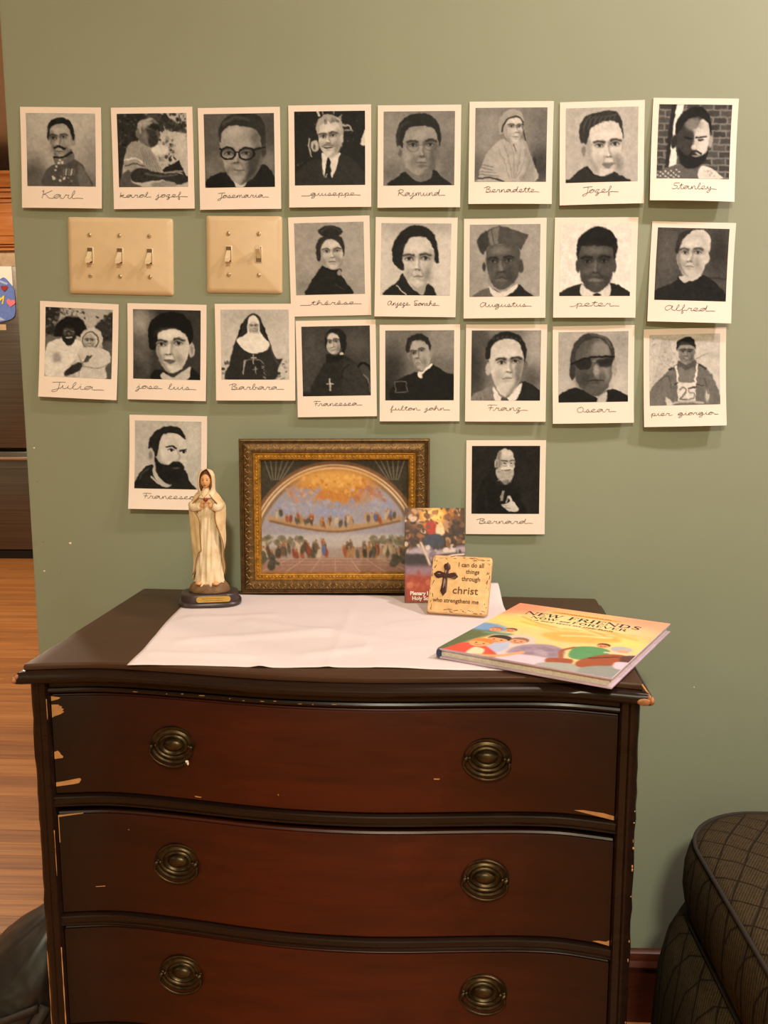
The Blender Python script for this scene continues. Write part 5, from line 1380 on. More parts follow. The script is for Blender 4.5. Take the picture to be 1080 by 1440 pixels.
# ------------------------------------------------------------------ statue
def build_statue():
    root = empty('statue', (-0.3125, -0.098, ON-0.0002), (0, 0, 0), label='ivory figurine of robed veiled woman holding a heart on dark plinth', category='statue')
    # plinth
    rz = math.radians(11)
    def se(rx, ry, z, n=48, e=3.2):
        pts = []
        for k in range(n):
            t = 2*math.pi*k/n; c, s = math.cos(t), math.sin(t)
            pts.append((rx*abs(c)**(2/e)*(1 if c >= 0 else -1), ry*abs(s)**(2/e)*(1 if s >= 0 else -1), z))
        return pts
    rings = [se(a, b, z) for a, b, z in ((.0445, .0305, 0), (.0462, .0322, .0015), (.0466, .0326, .0040), (.0455, .0315, .0062), (.0425, .0285, .0072), (.0422, .0282, .0165), (.0410, .0270, .0182), (.0380, .0240, .0186))]
    pl = obj('plinth', loft_mesh('plinth', rings, M['plinth'], True, 0.6), root, (0, 0, 0), (0, 0, rz))
    pts = [(-.0250, 0), (-.0238, .0030), (-.0215, .0042), (.0215, .0042), (.0238, .0030), (.0250, 0), (.0238, -.0030), (.0215, -.0042), (-.0215, -.0042), (-.0238, -.0030)]
    bp = flat_shape('name_plate', pts, -0.0012, 0.0012, M['brass_bright'], pl, (0.006, -0.0283, 0.0122))
    V, F = [], []
    rnd = random.Random(2)
    for zz, xa, xb in ((0.0014, -.016, .016), (-0.0016, -.013, .013)):
        x = xa
        while x < xb:
            w = rnd.uniform(.0006, .0016); P = [(x, zz-.0006), (x+w*.5, zz+rnd.uniform(-.0002, .0009)), (x+w, zz-.0003)]
            ribbon(P, 0.0004, V, F, lambda q: (q[0]+.006, -0.0297, q[1]+.0122)); x += w+rnd.uniform(.0002, .0009)
    obj('engraving', mesh('engraving', V, F, M['letter_brown']), pl)
    # rock
    rings = []
    rr = random.Random(4)
    for z, f in ((.0184, 1.0), (.0205, 1.04), (.0245, 1.0), (.0290, .92), (.0325, .80), (.0345, .55), (.0350, .1)):
        rings.append([(f*.0300*math.cos(t)*(1+rr.uniform(-.02, .02)), f*.0215*math.sin(t)*(1+rr.uniform(-.02, .02)), z+rr.uniform(-.0004, .0004)) for t in np.linspace(0, 2*math.pi, 33)[:-1]])
    obj('rock_base', loft_mesh('rock_base', rings, M['rock'], True), root)
    # tunic: one continuous body from hem to neck
    zk = [.0295, .036, .05, .07, .10, .13, .145, .155, .163, .1685, .175, .180]
    rxk = [.0220, .0200, .0182, .0168, .0160, .0165, .0175, .0178, .0150, .0090, .0052, .0048]
    ryk = [.0175, .0160, .0150, .0140, .0132, .0130, .0130, .0122, .0105, .0080, .0052, .0048]
    n = 96; rings = []
    for z in np.linspace(.0295, .18, 60):
        rx, ry = interp(z, zk, rxk), interp(z, zk, ryk)
        amp = interp(z, [.03, .06, .13, .15, .165], [.13, .12, .085, .03, 0])
        R = []
        for k in range(n):
            t = 2*math.pi*k/n
            w = 1+amp*(math.sin(11*t+6*math.sin(z*22))*.6+math.sin(17*t-z*70)*.4)
            zz = z+(0.0025*math.sin(7*t) if z < .034 else 0)
            R.append((rx*w*math.cos(t), ry*w*math.sin(t)-.001, zz))
        rings.append(R)
    obj('robe', loft_mesh('robe', rings, M['ivory'], True), root)
    # mantle: open at the front, hem dropping at the sides
    def shell(name, mat, na, nz, edge_l, edge_r, zb, ztop, rx, ry, fold, thick, y_off=0):
        V, F = [], []
        for j in range(nz+1):
            for i in range(na+1):
                f = i/na
                t = j/nz
                z0 = zb(f); z = z0+(ztop-z0)*t
                th = math.radians(-90-edge_l(z)-(360-edge_l(z)-edge_r(z))*f)
                w = 1+fold(f, t)
                V.append((rx(z, f)*w*math.cos(th), ry(z, f)*w*math.sin(th)+y_off, z))
        m = na+1
        for j in range(nz):
            for i in range(na): b = j*m+i; F.append((b, b+1, b+m+1, b+m))
        o = obj(name, mesh(name, V, F, mat, True), root)
        md = o.modifiers.new('thickness', 'SOLIDIFY'); md.thickness = thick; md.offset = 1
        return o, V, m
    mrx = smooth_interp([.034, .05, .07, .09, .12, .14, .150, .156, .163, .168], [.0250, .0232, .0226, .0250, .0262, .0268, .0262, .0225, .0185, .0140])
    mry = smooth_interp([.034, .05, .07, .09, .12, .14, .150, .156, .163, .168], [.0195, .0180, .0172, .0178, .0180, .0182, .0178, .0158, .0135, .0105])
    def zb(f):
        if f < .5: return interp(f, [0, .04, .09, .14, .19, .24, .5], [.083, .079, .070, .056, .042, .036, .036])
        return interp(1-f, [0, .03, .07, .11, .16, .22, .5], [.085, .080, .066, .052, .043, .036, .036])
    el = smooth_interp([.03, .08, .11, .135, .146, .153, .160, .168], [18, 16, 17, 22, 40, 44, 30, 18])
    er = smooth_interp([.03, .08, .095, .11, .13, .146, .153, .160, .168], [80, 74, 60, 46, 32, 36, 42, 30, 18])
    mo, MV, m = shell('mantle', M['mantle'], 72, 40, el, er, zb, .168, lambda z, f: mrx(z), lambda z, f: mry(z),
        lambda f, t: (0.035*math.sin(f*38+t*3)+0.02*math.sin(f*71-t*5))*(1-t)**.5, 0.0011)
    for idx in ([j*m for j in range(40, -1, -1)]+list(range(1, 14)), [j*m+m-1 for j in range(40, -1, -1)]+[m-1-k for k in range(1, 14)]):
        P = []
        for k in idx:
            v = Vector(MV[k]); d = Vector((v.x, v.y, 0)).normalized()*0.0008
            P.append((v.x+d.x, v.y+d.y, v.z))
        tube('mantle_trim', P, 0.0007, M['trim_brown'], root, 6)
    # veil round the head with collar points on the chest
    vrx = smooth_interp([.158, .164, .170, .178, .188, .196, .2005, .2025], [.0185, .0155, .0132, .0128, .0126, .0108, .0068, .0012])
    ve = smooth_interp([.158, .164, .1685, .174, .184, .193, .1985, .2025], [6, 6, 26, 44, 50, 46, 38, 30])
    vo, VV, vm = shell('veil', M['ivory'], 48, 26, ve, ve, lambda f: .160+0.0035*abs(math.sin(f*math.pi)), .2025, lambda z, f: vrx(z), lambda z, f: vrx(z)*.94, lambda f, t: 0.02*math.sin(f*30)*(1-t), 0.0010)
    for s in (0, vm-1):
        P = []
        for j in range(26):
            v = Vector(VV[j*vm+s]); d = Vector((v.x, v.y, 0)).normalized()*0.0006; P.append((v.x+d.x, v.y+d.y, v.z))
        tube('veil_hem', P, 0.0007, M['mantle'], root, 6)
    # head
    V, F = ellipsoid_geo((0, .0005, .1855), (.0104, .0092, .0138), 20, 14)
    ellipsoid_geo((-.0074, -.0046, .1770), (.0030, .0036, .0076), 12, 8, V, F); ellipsoid_geo((.0074, -.0046, .1770), (.0030, .0036, .0076), 12, 8, V, F)
    obj('hair', fix(mesh('hair', V, F, M['hair_paint'], True)), root)
    V = []; F = []
    nu, nv = 36, 26
    for i in range(nv+1):
        ph = math.pi*i/nv
        for j in range(nu):
            th = 2*math.pi*j/nu
            x = .0078*math.sin(ph)*math.cos(th); y = .0076*math.sin(ph)*math.sin(th); z = .0108*math.cos(ph)
            if z < 0: x *= 1-0.30*(z/.0108)**2
            if y < 0:
                y -= .0016*math.exp(-((x/.0013)**2+((z+.0012)/.0020)**2))+.0008*math.exp(-((x/.0009)**2+((z-.0016)/.0030)**2))
                y -= .0007*math.exp(-((x/.0022)**2+((z+.0052)/.0010)**2))+.0009*math.exp(-((x/.0024)**2+((z+.0092)/.0018)**2))
                for s in (-1, 1): y += .0007*math.exp(-(((x-s*.0031)/.0017)**2+((z-.0022)/.0011)**2))
            V.append((x, y-.0042, z+.1842))
    for i in range(nv):
        for j in range(nu): F.append((i*nu+j, (i+1)*nu+j, (i+1)*nu+(j+1) % nu, i*nu+(j+1) % nu))
    face = obj('face', fix(mesh('face', V, F, M['skin_paint'], True)), root)
    for s in (-1, 1):
        V, F = ellipsoid_geo((s*.0031, -.0106, .1862), (.0014, .0008, .0007), 10, 6); obj('eye', fix(mesh('eye', V, F, M['hair_paint'], True)), face)
        tube('eyebrow', [(s*.0014, -.0113, .1884), (s*.0030, -.0110, .1891), (s*.0048, -.0098, .1884)], .00022, M['trim_brown'], face, 5)
    V, F = ellipsoid_geo((0, -.0117, .1790), (.0020, .0006, .0006), 10, 6); obj('lips', fix(mesh('lips', V, F, M['heart'], True)), face)
    # sleeves, hands, heart, feet
    for s in (-1, 1):
        x1 = .0030+s*.0052
        tube('sleeve', catmull([(s*.0205, -.004, .1495), (s*.0170, -.0125, .1462), (x1+s*.004, -.0172, .1490)], 5), [.0068, .0068, .0066, .0064, .0062, .0060, .0058, .0055, .0052, .0050, .0048], M['ivory'], root, 12)
        V, F = [], []
        ellipsoid_geo((x1+s*.0006, -.0196, .1512), (.0030, .0022, .0042), 14, 9, V, F)
        for k in range(4):
            a = (x1-s*.0002+s*(k-1.5)*.0012, -.0212, .1538); L = (.0042, .0050, .0048, .0038)[k]
            P = catmull([a, (a[0]-s*.0008, a[1]-.0008, a[2]+L*.5), (a[0]-s*.0024, a[1]-.0002, a[2]+L*.9)], 3)
            tube_geo(P, [.00085-.00006*i for i in range(len(P))], 7, V, F)
        P = catmull([(x1-s*.0022, -.0208, .1500), (x1-s*.0040, -.0218, .1522), (x1-s*.0042, -.0216, .1545)], 3)
        tube_geo(P, [.00095-.00006*i for i in range(len(P))], 7, V, F)
        obj('hand', fix(mesh('hand', V, F, M['skin_paint'], True)), root)
        V, F = ellipsoid_geo((s*.0125+.001, -.0170, .0338), (.0048, .0056, .0030), 12, 8)
        obj('foot', fix(mesh('foot', V, F, M['skin_paint'], True)), root)
    rings = [[(x*f, y, z*f) for x, z in heart_pts(.0040)] for y, f in ((.002, .2), (.0014, .8), (0, 1), (-.0014, .8), (-.002, .2))]
    obj('heart', loft_mesh('heart', rings, M['heart'], True), root, (.0034, -.0228, .1592))
build_statue()

# ------------------------------------------------------------------ framed picture
def build_frame():
    W, H, B = 0.2940, 0.2410, 0.0330
    root = empty('framed_picture', (-0.1305, -0.0262, ON), (math.radians(-3.2), 0, math.radians(2.4)), label='ornate gilt picture frame with a pale arched painting leaning on the wall', category='picture')
    outer = [(0, 0), (0, -.0110), (.0012, -.0132), (.0032, -.0138), (.0044, -.0118), (.0060, -.0116), (.0078, -.0142), (.0125, -.0162), (.0175, -.0160), (.0205, -.0142), (.0220, -.0126), (.0220, -.0040)]
    inner = [(.0220, -.0030), (.0220, -.0132), (.0232, -.0138), (.0246, -.0122), (.0252, -.0112), (.0288, -.0112), (.0296, -.0126), (.0308, -.0120), (.0330, -.0084), (.0330, -.0030)]
    def place(side, d, t):
        """d inset from the outer edge, t along the side (0..length)"""
        if side == 'bottom': return (-W/2+t, d)
        if side == 'top': return (W/2-t, H-d)
        if side == 'right': return (W/2-d, t)
        return (-W/2+d, H-t)
    for side in ('bottom', 'right', 'top', 'left'):
        L = W if side in ('top', 'bottom') else H
        for nm, prof, mat in (('frame_rail', outer, M['gilt']), ('inner_moulding', inner, M['gold'])):
            rings = []
            for e in (0, 1):
                rings.append([(place(side, d, d if e == 0 else L-d)[0], y, place(side, d, d if e == 0 else L-d)[1]) for d, y in prof])
            par = obj(nm, loft_mesh(nm, rings, mat, True, 0.5), root)
            V, F = [], []
            if nm == 'frame_rail':
                n = int((L-.026)/.0098); 
                for k in range(n):
                    t0 = .013+(L-.026)*(k+.5)/n
                    fl = 1 if k % 2 else -1
                    for (dd, ln, ang, wd) in ((.0105, .0032, .85*fl, .0009), (.0155, .0032, -.85*fl, .0009), (.0130, .0040, .55*fl, .0008), (.0180, .0020, 0.2, .0007)):
                        ca, sa = math.cos(ang), math.sin(ang); b = len(V)
                        for i in range(6):
                            for j in range(6):
                                ph = math.pi*i/5; th = 2*math.pi*j/6
                                a_ = ln*math.cos(ph); c_ = wd*math.sin(ph)*math.cos(th); h_ = .0022*math.sin(ph)*math.sin(th)
                                q = place(side, dd+a_*ca+c_*-sa, t0+a_*sa+c_*ca+(.0022 if dd > .012 else -.0016))
                                V.append((q[0], -.0158+(.0012 if dd < .012 or dd > .017 else 0)-h_, q[1]))
                        for i in range(5):
                            for j in range(6): F.append((b+i*6+j, b+(i+1)*6+j, b+(i+1)*6+(j+1) % 6, b+i*6+(j+1) % 6))
                obj('leaf_ornament', fix(mesh('leaf_ornament', V, F, M['gilt_light'], True)), par, kind='stuff')
                V, F = [], []
                n = int((L-.012)/.0030)
                for k in range(n):
                    q = place(side, .0052, .006+(L-.012)*(k+.5)/n); ellipsoid_geo((q[0], -.0118, q[1]), (.0009, .0012, .0009), 6, 4, V, F)
                obj('rope_edge', fix(mesh('rope_edge', V, F, M['gilt_dark'], True)), par, kind='stuff')
            else:
                n = int((L-.054)/.0052)
                for k in range(n):
                    q = place(side, .0270, .027+(L-.054)*(k+.5)/n)
                    r = (.0022, .0014, .0014) if side in ('top', 'bottom') else (.0014, .0014, .0022)
                    ellipsoid_geo((q[0], -.0114, q[1]), r, 8, 5, V, F)
                obj('bead_ornament', fix(mesh('bead_ornament', V, F, M['gold'], True)), par, kind='stuff')
    box('backing_board', -W/2+.004, W/2-.004, -0.002, 0.0006, .004, H-.004, M['backing'], root)
    # the picture itself: a loose stand-in of arch, warm sky, cloud bands and dabs of colour
    c = Canvas(220, 170, (0, 0, 220, 170), (62, 56, 46))
    for k in range(6):
        c.l([(6+k*9, 0), (16+k*3, 30)], 1.6, (112, 104, 92), 1); c.l([(214-k*9, 0), (204-k*3, 30)], 1.6, (112, 104, 92), 1)
    c.e(110, 152, 136, 150, (120, 86, 62), 1.5); c.e(110, 152, 131, 145, (206, 180, 148), 1); c.e(110, 152, 128.5, 142.5, (140, 104, 78), 1)
    c.e(110, 152, 126.5, 140.5, (216, 190, 158), 1); c.e(110, 152, 123.5, 137.5, (134, 108, 86), 1); c.e(110, 152, 119, 133, (158, 152, 164), 2)
    c.p([(0, 122), (220, 122), (220, 170), (0, 170)], (158, 140, 132), 2, 1, False)
    c.e(110, 42, 62, 26, (190, 128, 62), 10); c.e(110, 30, 46, 14, (214, 160, 84), 8); c.dabs((62, 24, 158, 52), 70, 3.0, [(206, 148, 76), (178, 112, 56), (226, 178, 104)], 3, .6)
    c.dabs((40, 44, 90, 62), 40, 4.5, [(196, 166, 150), (176, 140, 128), (150, 150, 176), (190, 120, 84)], 5, .7); c.dabs((132, 44, 184, 62), 40, 4.5, [(196, 166, 150), (176, 140, 128), (150, 150, 176), (170, 110, 84)], 6, .7)
    c.dabs((24, 62, 196, 84), 80, 5, [(150, 154, 184), (168, 166, 184), (140, 146, 180)], 7, .6)
    c.l([(14, 88), (60, 98), (110, 104), (160, 98), (206, 88)], 9, (176, 142, 108), 3); c.l([(14, 92), (60, 102), (110, 108), (160, 102), (206, 92)], 3, (128, 96, 68), 2)
    pal = [(150, 82, 52), (104, 84, 66), (86, 78, 66), (176, 148, 118), (98, 104, 148), (132, 66, 48), (190, 172, 148), (74, 72, 58), (160, 120, 78)]
    r = random.Random(11)
    for k in range(46):
        x = r.uniform(18, 202); y = 80+14*(1-((x-110)/96)**2)+r.uniform(-5, 4); c.e(x, y, r.uniform(1.8, 3.2), r.uniform(4, 7), r.choice(pal), 1.2, r.uniform(-.3, .3), .9); c.e(x, y-6, 1.4, 1.6, (176, 130, 96), .8)
    c.p([(0, 112), (220, 112), (220, 132), (0, 132)], (186, 178, 176), 4, .8, False)
    c.dabs((2, 116, 60, 126), 30, 5, [(112, 104, 80), (96, 92, 72), (140, 128, 100)], 8, .7); c.dabs((160, 116, 218, 128), 30, 5, [(112, 104, 80), (96, 92, 72), (140, 128, 100)], 9, .7)
    for k in range(78):
        x = r.uniform(2, 218); d = abs(x-110)/110
        if d < .12: continue
        y = 134+8*d+r.uniform(-7, 6); c.e(x, y, r.uniform(2.2, 4), r.uniform(6, 11), r.choice(pal+[(66, 60, 50), (84, 70, 54)]), 1.4, r.uniform(-.3, .3), .92); c.e(x, y-9, 1.5, 1.8, (150, 110, 82), .8)
    c.p([(0, 154), (60, 148), (160, 148), (220, 154), (220, 172), (0, 172)], (150, 112, 98), 3, .9, False)
    for k in range(7): c.l([(110+(k-3)*22, 148), (110+(k-3)*38, 170)], 1.4, (184, 154, 138), 1, .7)
    for y in (149, 153, 158): c.l([(20, y), (200, y)], 1.2, (178, 148, 130), 1, .6)
    c.dabs((0, 138, 26, 160), 12, 6, [(66, 64, 56), (84, 80, 70)], 12); c.dabs((196, 138, 220, 160), 12, 6, [(66, 64, 56), (84, 80, 70)], 13)
    c.noise(7, 2.5, 4)
    w, h = W-2*B+.002, H-2*B+.002
    obj('art_print', print_mesh('art_print', c, w, h, lambda X, Z: 0*X-.0050, M['print'], z1=H-B+.001), root)
build_frame()

# ------------------------------------------------------------------ booklet leaning on the frame
def build_booklet():
    W, H = 0.0910, 0.1425
    root = empty('prayer_booklet', (0.0247, -0.0875, ON+.0006), (math.radians(-15.2), 0, math.radians(1.5)), label='glossy paper booklet with red lower half leaning behind the cream plaque', category='booklet')
    box('pages', -W/2+.0006, W/2-.0006, 0.0004, 0.0018, 0, H-.0006, M['paper'], root)
    c = Canvas(96, 150, (0, 0, 96, 150), (64, 36, 26))
    c.e(46, 14, 38, 22, (196, 120, 44), 10); c.e(46, 12, 18, 14, (250, 204, 110), 6)
    c.dabs((0, 0, 96, 16), 34, 4, [(110, 66, 40), (170, 110, 60), (70, 44, 34), (190, 150, 110)], 3)
    c.dabs((0, 12, 30, 62), 42, 5, [(40, 28, 26), (120, 70, 44), (220, 190, 166), (60, 40, 40), (150, 92, 56)], 4); c.dabs((64, 14, 96, 62), 42, 5, [(44, 30, 26), (120, 76, 46), (84, 56, 40), (180, 140, 104), (60, 44, 44)], 5)
    c.p([(34, 26), (46, 20), (52, 36), (40, 44)], (172, 48, 34), 1.5); c.p([(50, 32), (58, 22), (64, 40), (52, 46)], (240, 206, 164), 2); c.p([(32, 46), (56, 42), (62, 58), (46, 68), (34, 60)], (56, 58, 78), 2); c.dabs((32, 18, 60, 32), 10, 3, [(120, 66, 40), (226, 180, 120), (190, 110, 60)], 9)
    c.p([(4, 70), (24, 62), (60, 66), (96, 60), (96, 76), (60, 84), (20, 82)], (172, 154, 164), 4); c.dabs((4, 60, 94, 80), 30, 5, [(196, 178, 178), (120, 102, 116), (60, 46, 52), (220, 204, 196)], 6)
    c.p([(0, 76), (30, 74), (40, 84), (20, 96), (0, 96)], (48, 34, 42), 3); c.p([(46, 78), (96, 72), (96, 96), (60, 98)], (60, 42, 52), 3)
    c.l([(26, 56), (34, 74), (40, 90)], 4, (210, 186, 168), 2); c.l([(60, 82), (74, 76), (94, 74)], 3, (236, 216, 196), 1.5)
    c.p([(0, 92), (96, 92), (96, 116), (0, 112)], (150, 118, 136), 6, .9, False); c.p([(0, 108), (96, 106), (96, 152), (0, 152)], (164, 66, 46), 7, 1, False)
    c.dabs((6, 104, 60, 132), 16, 7, [(186, 98, 66), (150, 58, 42), (196, 120, 84)], 7, .6); c.noise(8, 3, 5)
    obj('cover', print_mesh('cover', c, W, H, lambda X, Z: 0*X, M['gloss_print'], z1=H), root)
    for body, x, z, s in (('Plenary I', -.0375, .0110, .0078), ('Holy So', -.0345, .0035, .0078)):
        obj('lettering', text_mesh('lettering', body, s, M['white_ink'], 0.0001, 0.00022), root, (x, -.0004, z), (math.pi/2, 0, 0))
build_booklet()

# ------------------------------------------------------------------ plaque with a cross
def build_plaque():
    W, H, T = 0.0866, 0.0868, 0.0085
    root = empty('plaque', (0.0537, -0.1645, ON+.0044), (math.radians(-32), 0, math.radians(-12.5)), label='square cream resin plaque with dark cross and carved verse', category='plaque')
    def rr(ins, y, r=.004):
        pts = []; X, Z0, Z1 = W/2-ins, ins, H-ins
        for cx, cz, a0 in ((X-r, Z1-r, 0), (-X+r, Z1-r, 90), (-X+r, Z0+r, 180), (X-r, Z0+r, 270)):
            for k in range(5):
                t = math.radians(a0+k*22.5); pts.append((cx+r*math.cos(t), y, cz+r*math.sin(t)))
        return pts
    obj('tile_body', loft_mesh('tile_body', [rr(.001, T), rr(0, T-.001), rr(0, .0016), rr(.0006, .0005), rr(.002, 0)], M['plaque'], True, 0.7), root)
    # edge marks
    V, F = [], []
    rnd = random.Random(8)
    for k in range(62):
        e = rnd.choice('tblr'); q = rnd.uniform(.004, .083); d = rnd.uniform(.0012, .0065)
        x, z = {'t': (q-W/2, H-d), 'b': (q-W/2, d), 'l': (-W/2+d, q), 'r': (W/2-d, q)}[e]
        L = rnd.uniform(.0008, .0034); hz = e in 'tb'; a = (0 if hz else math.pi/2)+rnd.uniform(-.35, .35)
        ribbon([(x-L*math.cos(a), z-L*math.sin(a)), (x, z+rnd.uniform(-.0003, .0003)), (x+L*math.cos(a), z+L*math.sin(a))], rnd.uniform(.0004, .0010), V, F, lambda p: (p[0], -.00015, p[1]))
    obj('stain_marks', mesh('stain_marks', V, F, M['plaque_brown']), root, kind='stuff')
    # cross (x, z from the lower left corner, mm)
    O = lambda x, z: (x/1000-W/2, z/1000)
    out = [(21.0, 24.5), (25.5, 31.0), (25.3, 44.0), (24.6, 52.5), (31.0, 52.0), (35.5, 50.4), (40.0, 54.6), (35.8, 60.6), (31.0, 60.0), (26.0, 58.5), (25.6, 63.0), (27.8, 67.0), (26.8, 71.5), (25.0, 73.2), (23.0, 75.8),
           (21.0, 73.6), (18.8, 73.0), (17.5, 70.0), (18.4, 66.5), (20.0, 63.0), (19.5, 59.4), (13.5, 61.6), (9.5, 61.8), (4.0, 57.2), (8.0, 52.0), (11.5, 51.0), (18.0, 53.0), (18.0, 44.0), (16.3, 31.5)]
    cx, cz = 21.8, 56
    rings = []
    for y, f in ((.001, 1.0), (-.0014, 1.0), (-.0024, .88)):
        ring = []
        for x, z in out:
            if f < 1:
                # pull towards the cross axis
                if z > 62 or z < 50.5: x2 = cx-.4+(x-cx+.4)*.55; z2 = z+(-1.2 if z > 62 else 1.2)
                else: x2 = x+(-1.2 if x > cx else 1.2)*(1 if abs(x-cx) > 5 else .8); z2 = 56.3+(z-56.3)*.6
                ring.append((*O(x2, 0)[:1], y, O(0, z2)[1]))
            else: ring.append((O(x, 0)[0], y, O(0, z)[1]))
        rings.append(ring)
    cr = obj('cross', loft_mesh('cross', rings, M['cross'], False), root)
    for a, b, w in (((20.4, 36), (20.8, 50), .5), ((22.6, 38), (22.2, 49), .4), ((21.6, 58), (21.8, 63), .6), ((10, 57.5), (14, 57), .4)):
        tube('worn_highlight', [(O(a[0], 0)[0], -.0026, a[1]/1000), (O(b[0], 0)[0], -.0026, b[1]/1000)], w/1000, M['cross_light'], cr, 6)
    for body, x, z, s, al in (('I can do all', 38.5, 70.2, 9.6, 1.0), ('things', 50.5, 60.2, 9.2, 1.0), ('through', 45.5, 49.0, 9.6, 1.0), ('christ', 33.8, 29.2, 15.5, 1.0), ('who strengthens me', 7.0, 15.5, 8.8, 1.0)):
        me = text_mesh('verse_line', body, s/1000, M['letter_brown'], 0.0002, 0.00012, 1.02)
        xs = [v.co.x for v in me.vertices]; want = {'I can do all': 36.5, 'things': 19.5, 'through': 26.5, 'christ': 36.5, 'who strengthens me': 66.0}[body]/1000
        k = want/(max(xs)-min(xs))
        for v in me.vertices: v.co.x *= k
        obj('verse_line', me, root, (O(x, 0)[0], -.0003, z/1000), (math.pi/2, 0, 0))
    # rear strut
    bm = bmesh.new(); bm_box(bm, -.009, .009, 0, .003, -.0575, 0)
    obj('rear_strut', from_bm(bm, 'rear_strut', M['plaque_brown']), root, (0, T-.001, .068), (math.radians(32), 0, 0))
build_plaque()

# ------------------------------------------------------------------ picture book
def build_book():
    W, H = 0.2130, 0.2530
    ex = np.array((math.cos(math.radians(-29.2)), math.sin(math.radians(-29.2)))); ey = np.array((-ex[1], ex[0]))
    A = np.array((.0225, -.3545)); c0 = A+ex*W/2+ey*H/2
    root = empty('picture_book', (c0[0], c0[1], DT+.0026), (0, 0, math.radians(-29.2)), label='large colourful hardcover picture book overhanging the dresser front corner', category='book')
    T = 0.0125
    box('back_cover', -W/2, W/2, -H/2, H/2, 0, .0024, M['cover_board'], root, .0006)
    box('page_block', -W/2+.003, W/2-.004, -H/2+.004, H/2-.004, .0023, T-.0023, M['pages'], root)
    fc = box('front_cover', -W/2, W/2, -H/2, H/2, T-.0024, T, M['cover_board'], root, .0006)
    rings = [[(-W/2+.0028-.0034*math.sin(a)-.0006, y, T/2-(T/2)*math.cos(a)) for a in np.linspace(0, math.pi, 9)]+[(-W/2+.004, y, T-.001), (-W/2+.004, y, .001)] for y in (-H/2, H/2)]
    obj('spine', loft_mesh('spine', rings, M['spine_blue'], True, 0.7), root)
    c = Canvas(190, 226, (0, 0, 100, 100), (251, 214, 146))   # y runs down the cover
    c.p([(-5, -5), (105, -5), (105, 18), (60, 8), (20, 12), (-5, 30)], (248, 186, 130), 8, .9); c.e(100, 16, 34, 26, (248, 172, 138), 12); c.e(2, 8, 20, 16, (248, 156, 122), 9); c.e(94, 34, 26, 14, (250, 186, 150), 10)
    c.e(96, 36, 22, 10, (250, 190, 140), 8); c.e(56, 26, 34, 12, (254, 228, 160), 10); c.e(88, 46, 14, 8, (254, 224, 130), 6); c.e(18, 38, 16, 10, (253, 222, 120), 8)
    r = random.Random(6)
    for k in range(16):
        x0, y0 = 20+k*4.6, 36+r.uniform(-6, 8)
        c.l([(x0-14, y0+r.uniform(-8, 2)), (x0, y0), (x0+13, y0+r.uniform(-2, 8))], 1.6, r.choice([(240, 176, 70), (232, 150, 60), (252, 232, 160), (244, 190, 96)]), 1.4, .7)
    c.p([(40, 52), (52, 42), (64, 40), (74, 44), (80, 38), (84, 46), (70, 56), (52, 60)], (240, 178, 84), 3, .8); c.l([(52, 50), (62, 46), (78, 42)], 2.4, (252, 226, 160), 1.5)
    # hillside, sky and far children
    c.p([(-2, 54), (8, 52), (16, 62), (10, 80), (6, 98), (-2, 100)], (90, 110, 78), 3); c.p([(-2, 50), (10, 48), (22, 56), (12, 60), (-2, 62)], (112, 164, 216), 3); c.l([(10, 64), (24, 62)], 4, (110, 150, 130), 2)
    def kid(x, y, s, skin, hair, up=.5):
        c.e(x, y, s, s*1.02, skin, .6); c.p([(x-s*1.05, y), (x-s*.9, y-s*.9), (x, y-s*1.3), (x+s*.9, y-s*.9), (x+s*1.05, y), (x+s*.6, y-s*up), (x-s*.6, y-s*up)], hair, .6)
        for q in (-1, 1): c.e(x+q*s*.38, y+s*.1, s*.1, s*.13, (60, 40, 30), .3)
        c.l([(x-s*.3, y+s*.5), (x, y+s*.6), (x+s*.3, y+s*.5)], .5, (150, 70, 60), .4)
    kid(12.5, 57, 3.6, (240, 160, 110), (190, 110, 60)); kid(21, 54.5, 3.4, (236, 156, 110), (110, 66, 50))
    c.p([(26, 62), (38, 60), (46, 74), (44, 92), (30, 92), (24, 76)], (226, 206, 196), 1.5); kid(34, 70, 5, (226, 160, 120), (150, 110, 90))
    c.p([(40, 74), (52, 68), (64, 74), (66, 92), (52, 100), (40, 96), (36, 84)], (168, 146, 164), 1.5); c.dabs((42, 74, 62, 94), 30, 3, [(150, 128, 150), (186, 166, 180), (140, 118, 136)], 2, .6); c.l([(42, 95), (54, 98)], 2, (110, 92, 106), 1)
    c.p([(32, 92), (64, 88), (68, 102), (28, 102)], (232, 206, 222), 2)
    c.p([(16, 74), (28, 72), (34, 84), (30, 96), (18, 94)], (190, 198, 226), 1); kid(22.5, 72.5, 6.2, (244, 170, 122), (58, 44, 46), .35)
    c.p([(4, 98), (8, 86), (18, 84), (28, 90), (34, 96), (32, 102), (4, 102)], (236, 84, 70), 1); c.p([(17, 90), (24, 91), (26, 100), (18, 101)], (248, 226, 190), 1); kid(16.5, 82, 6.2, (248, 176, 120), (240, 140, 70), .3); c.l([(22, 101), (36, 96), (44, 86)], 3.4, (248, 172, 120), .8)
    # right-hand group
    kid(79, 56.5, 3.4, (236, 150, 104), (84, 52, 40)); c.e(90, 58, 6, 5, (190, 186, 190), 1); c.e(92, 61, 3, 3, (236, 170, 130), .6)
    c.p([(66, 66), (76, 60), (86, 64), (84, 80), (70, 82)], (96, 156, 104), 1); c.l([(66, 66), (62, 74), (66, 84)], 2.4, (170, 96, 64), .8)
    c.p([(60, 88), (72, 84), (74, 92), (64, 96)], (166, 84, 60), 1); c.p([(62, 94), (80, 90), (86, 102), (60, 102)], (172, 172, 164), 1)
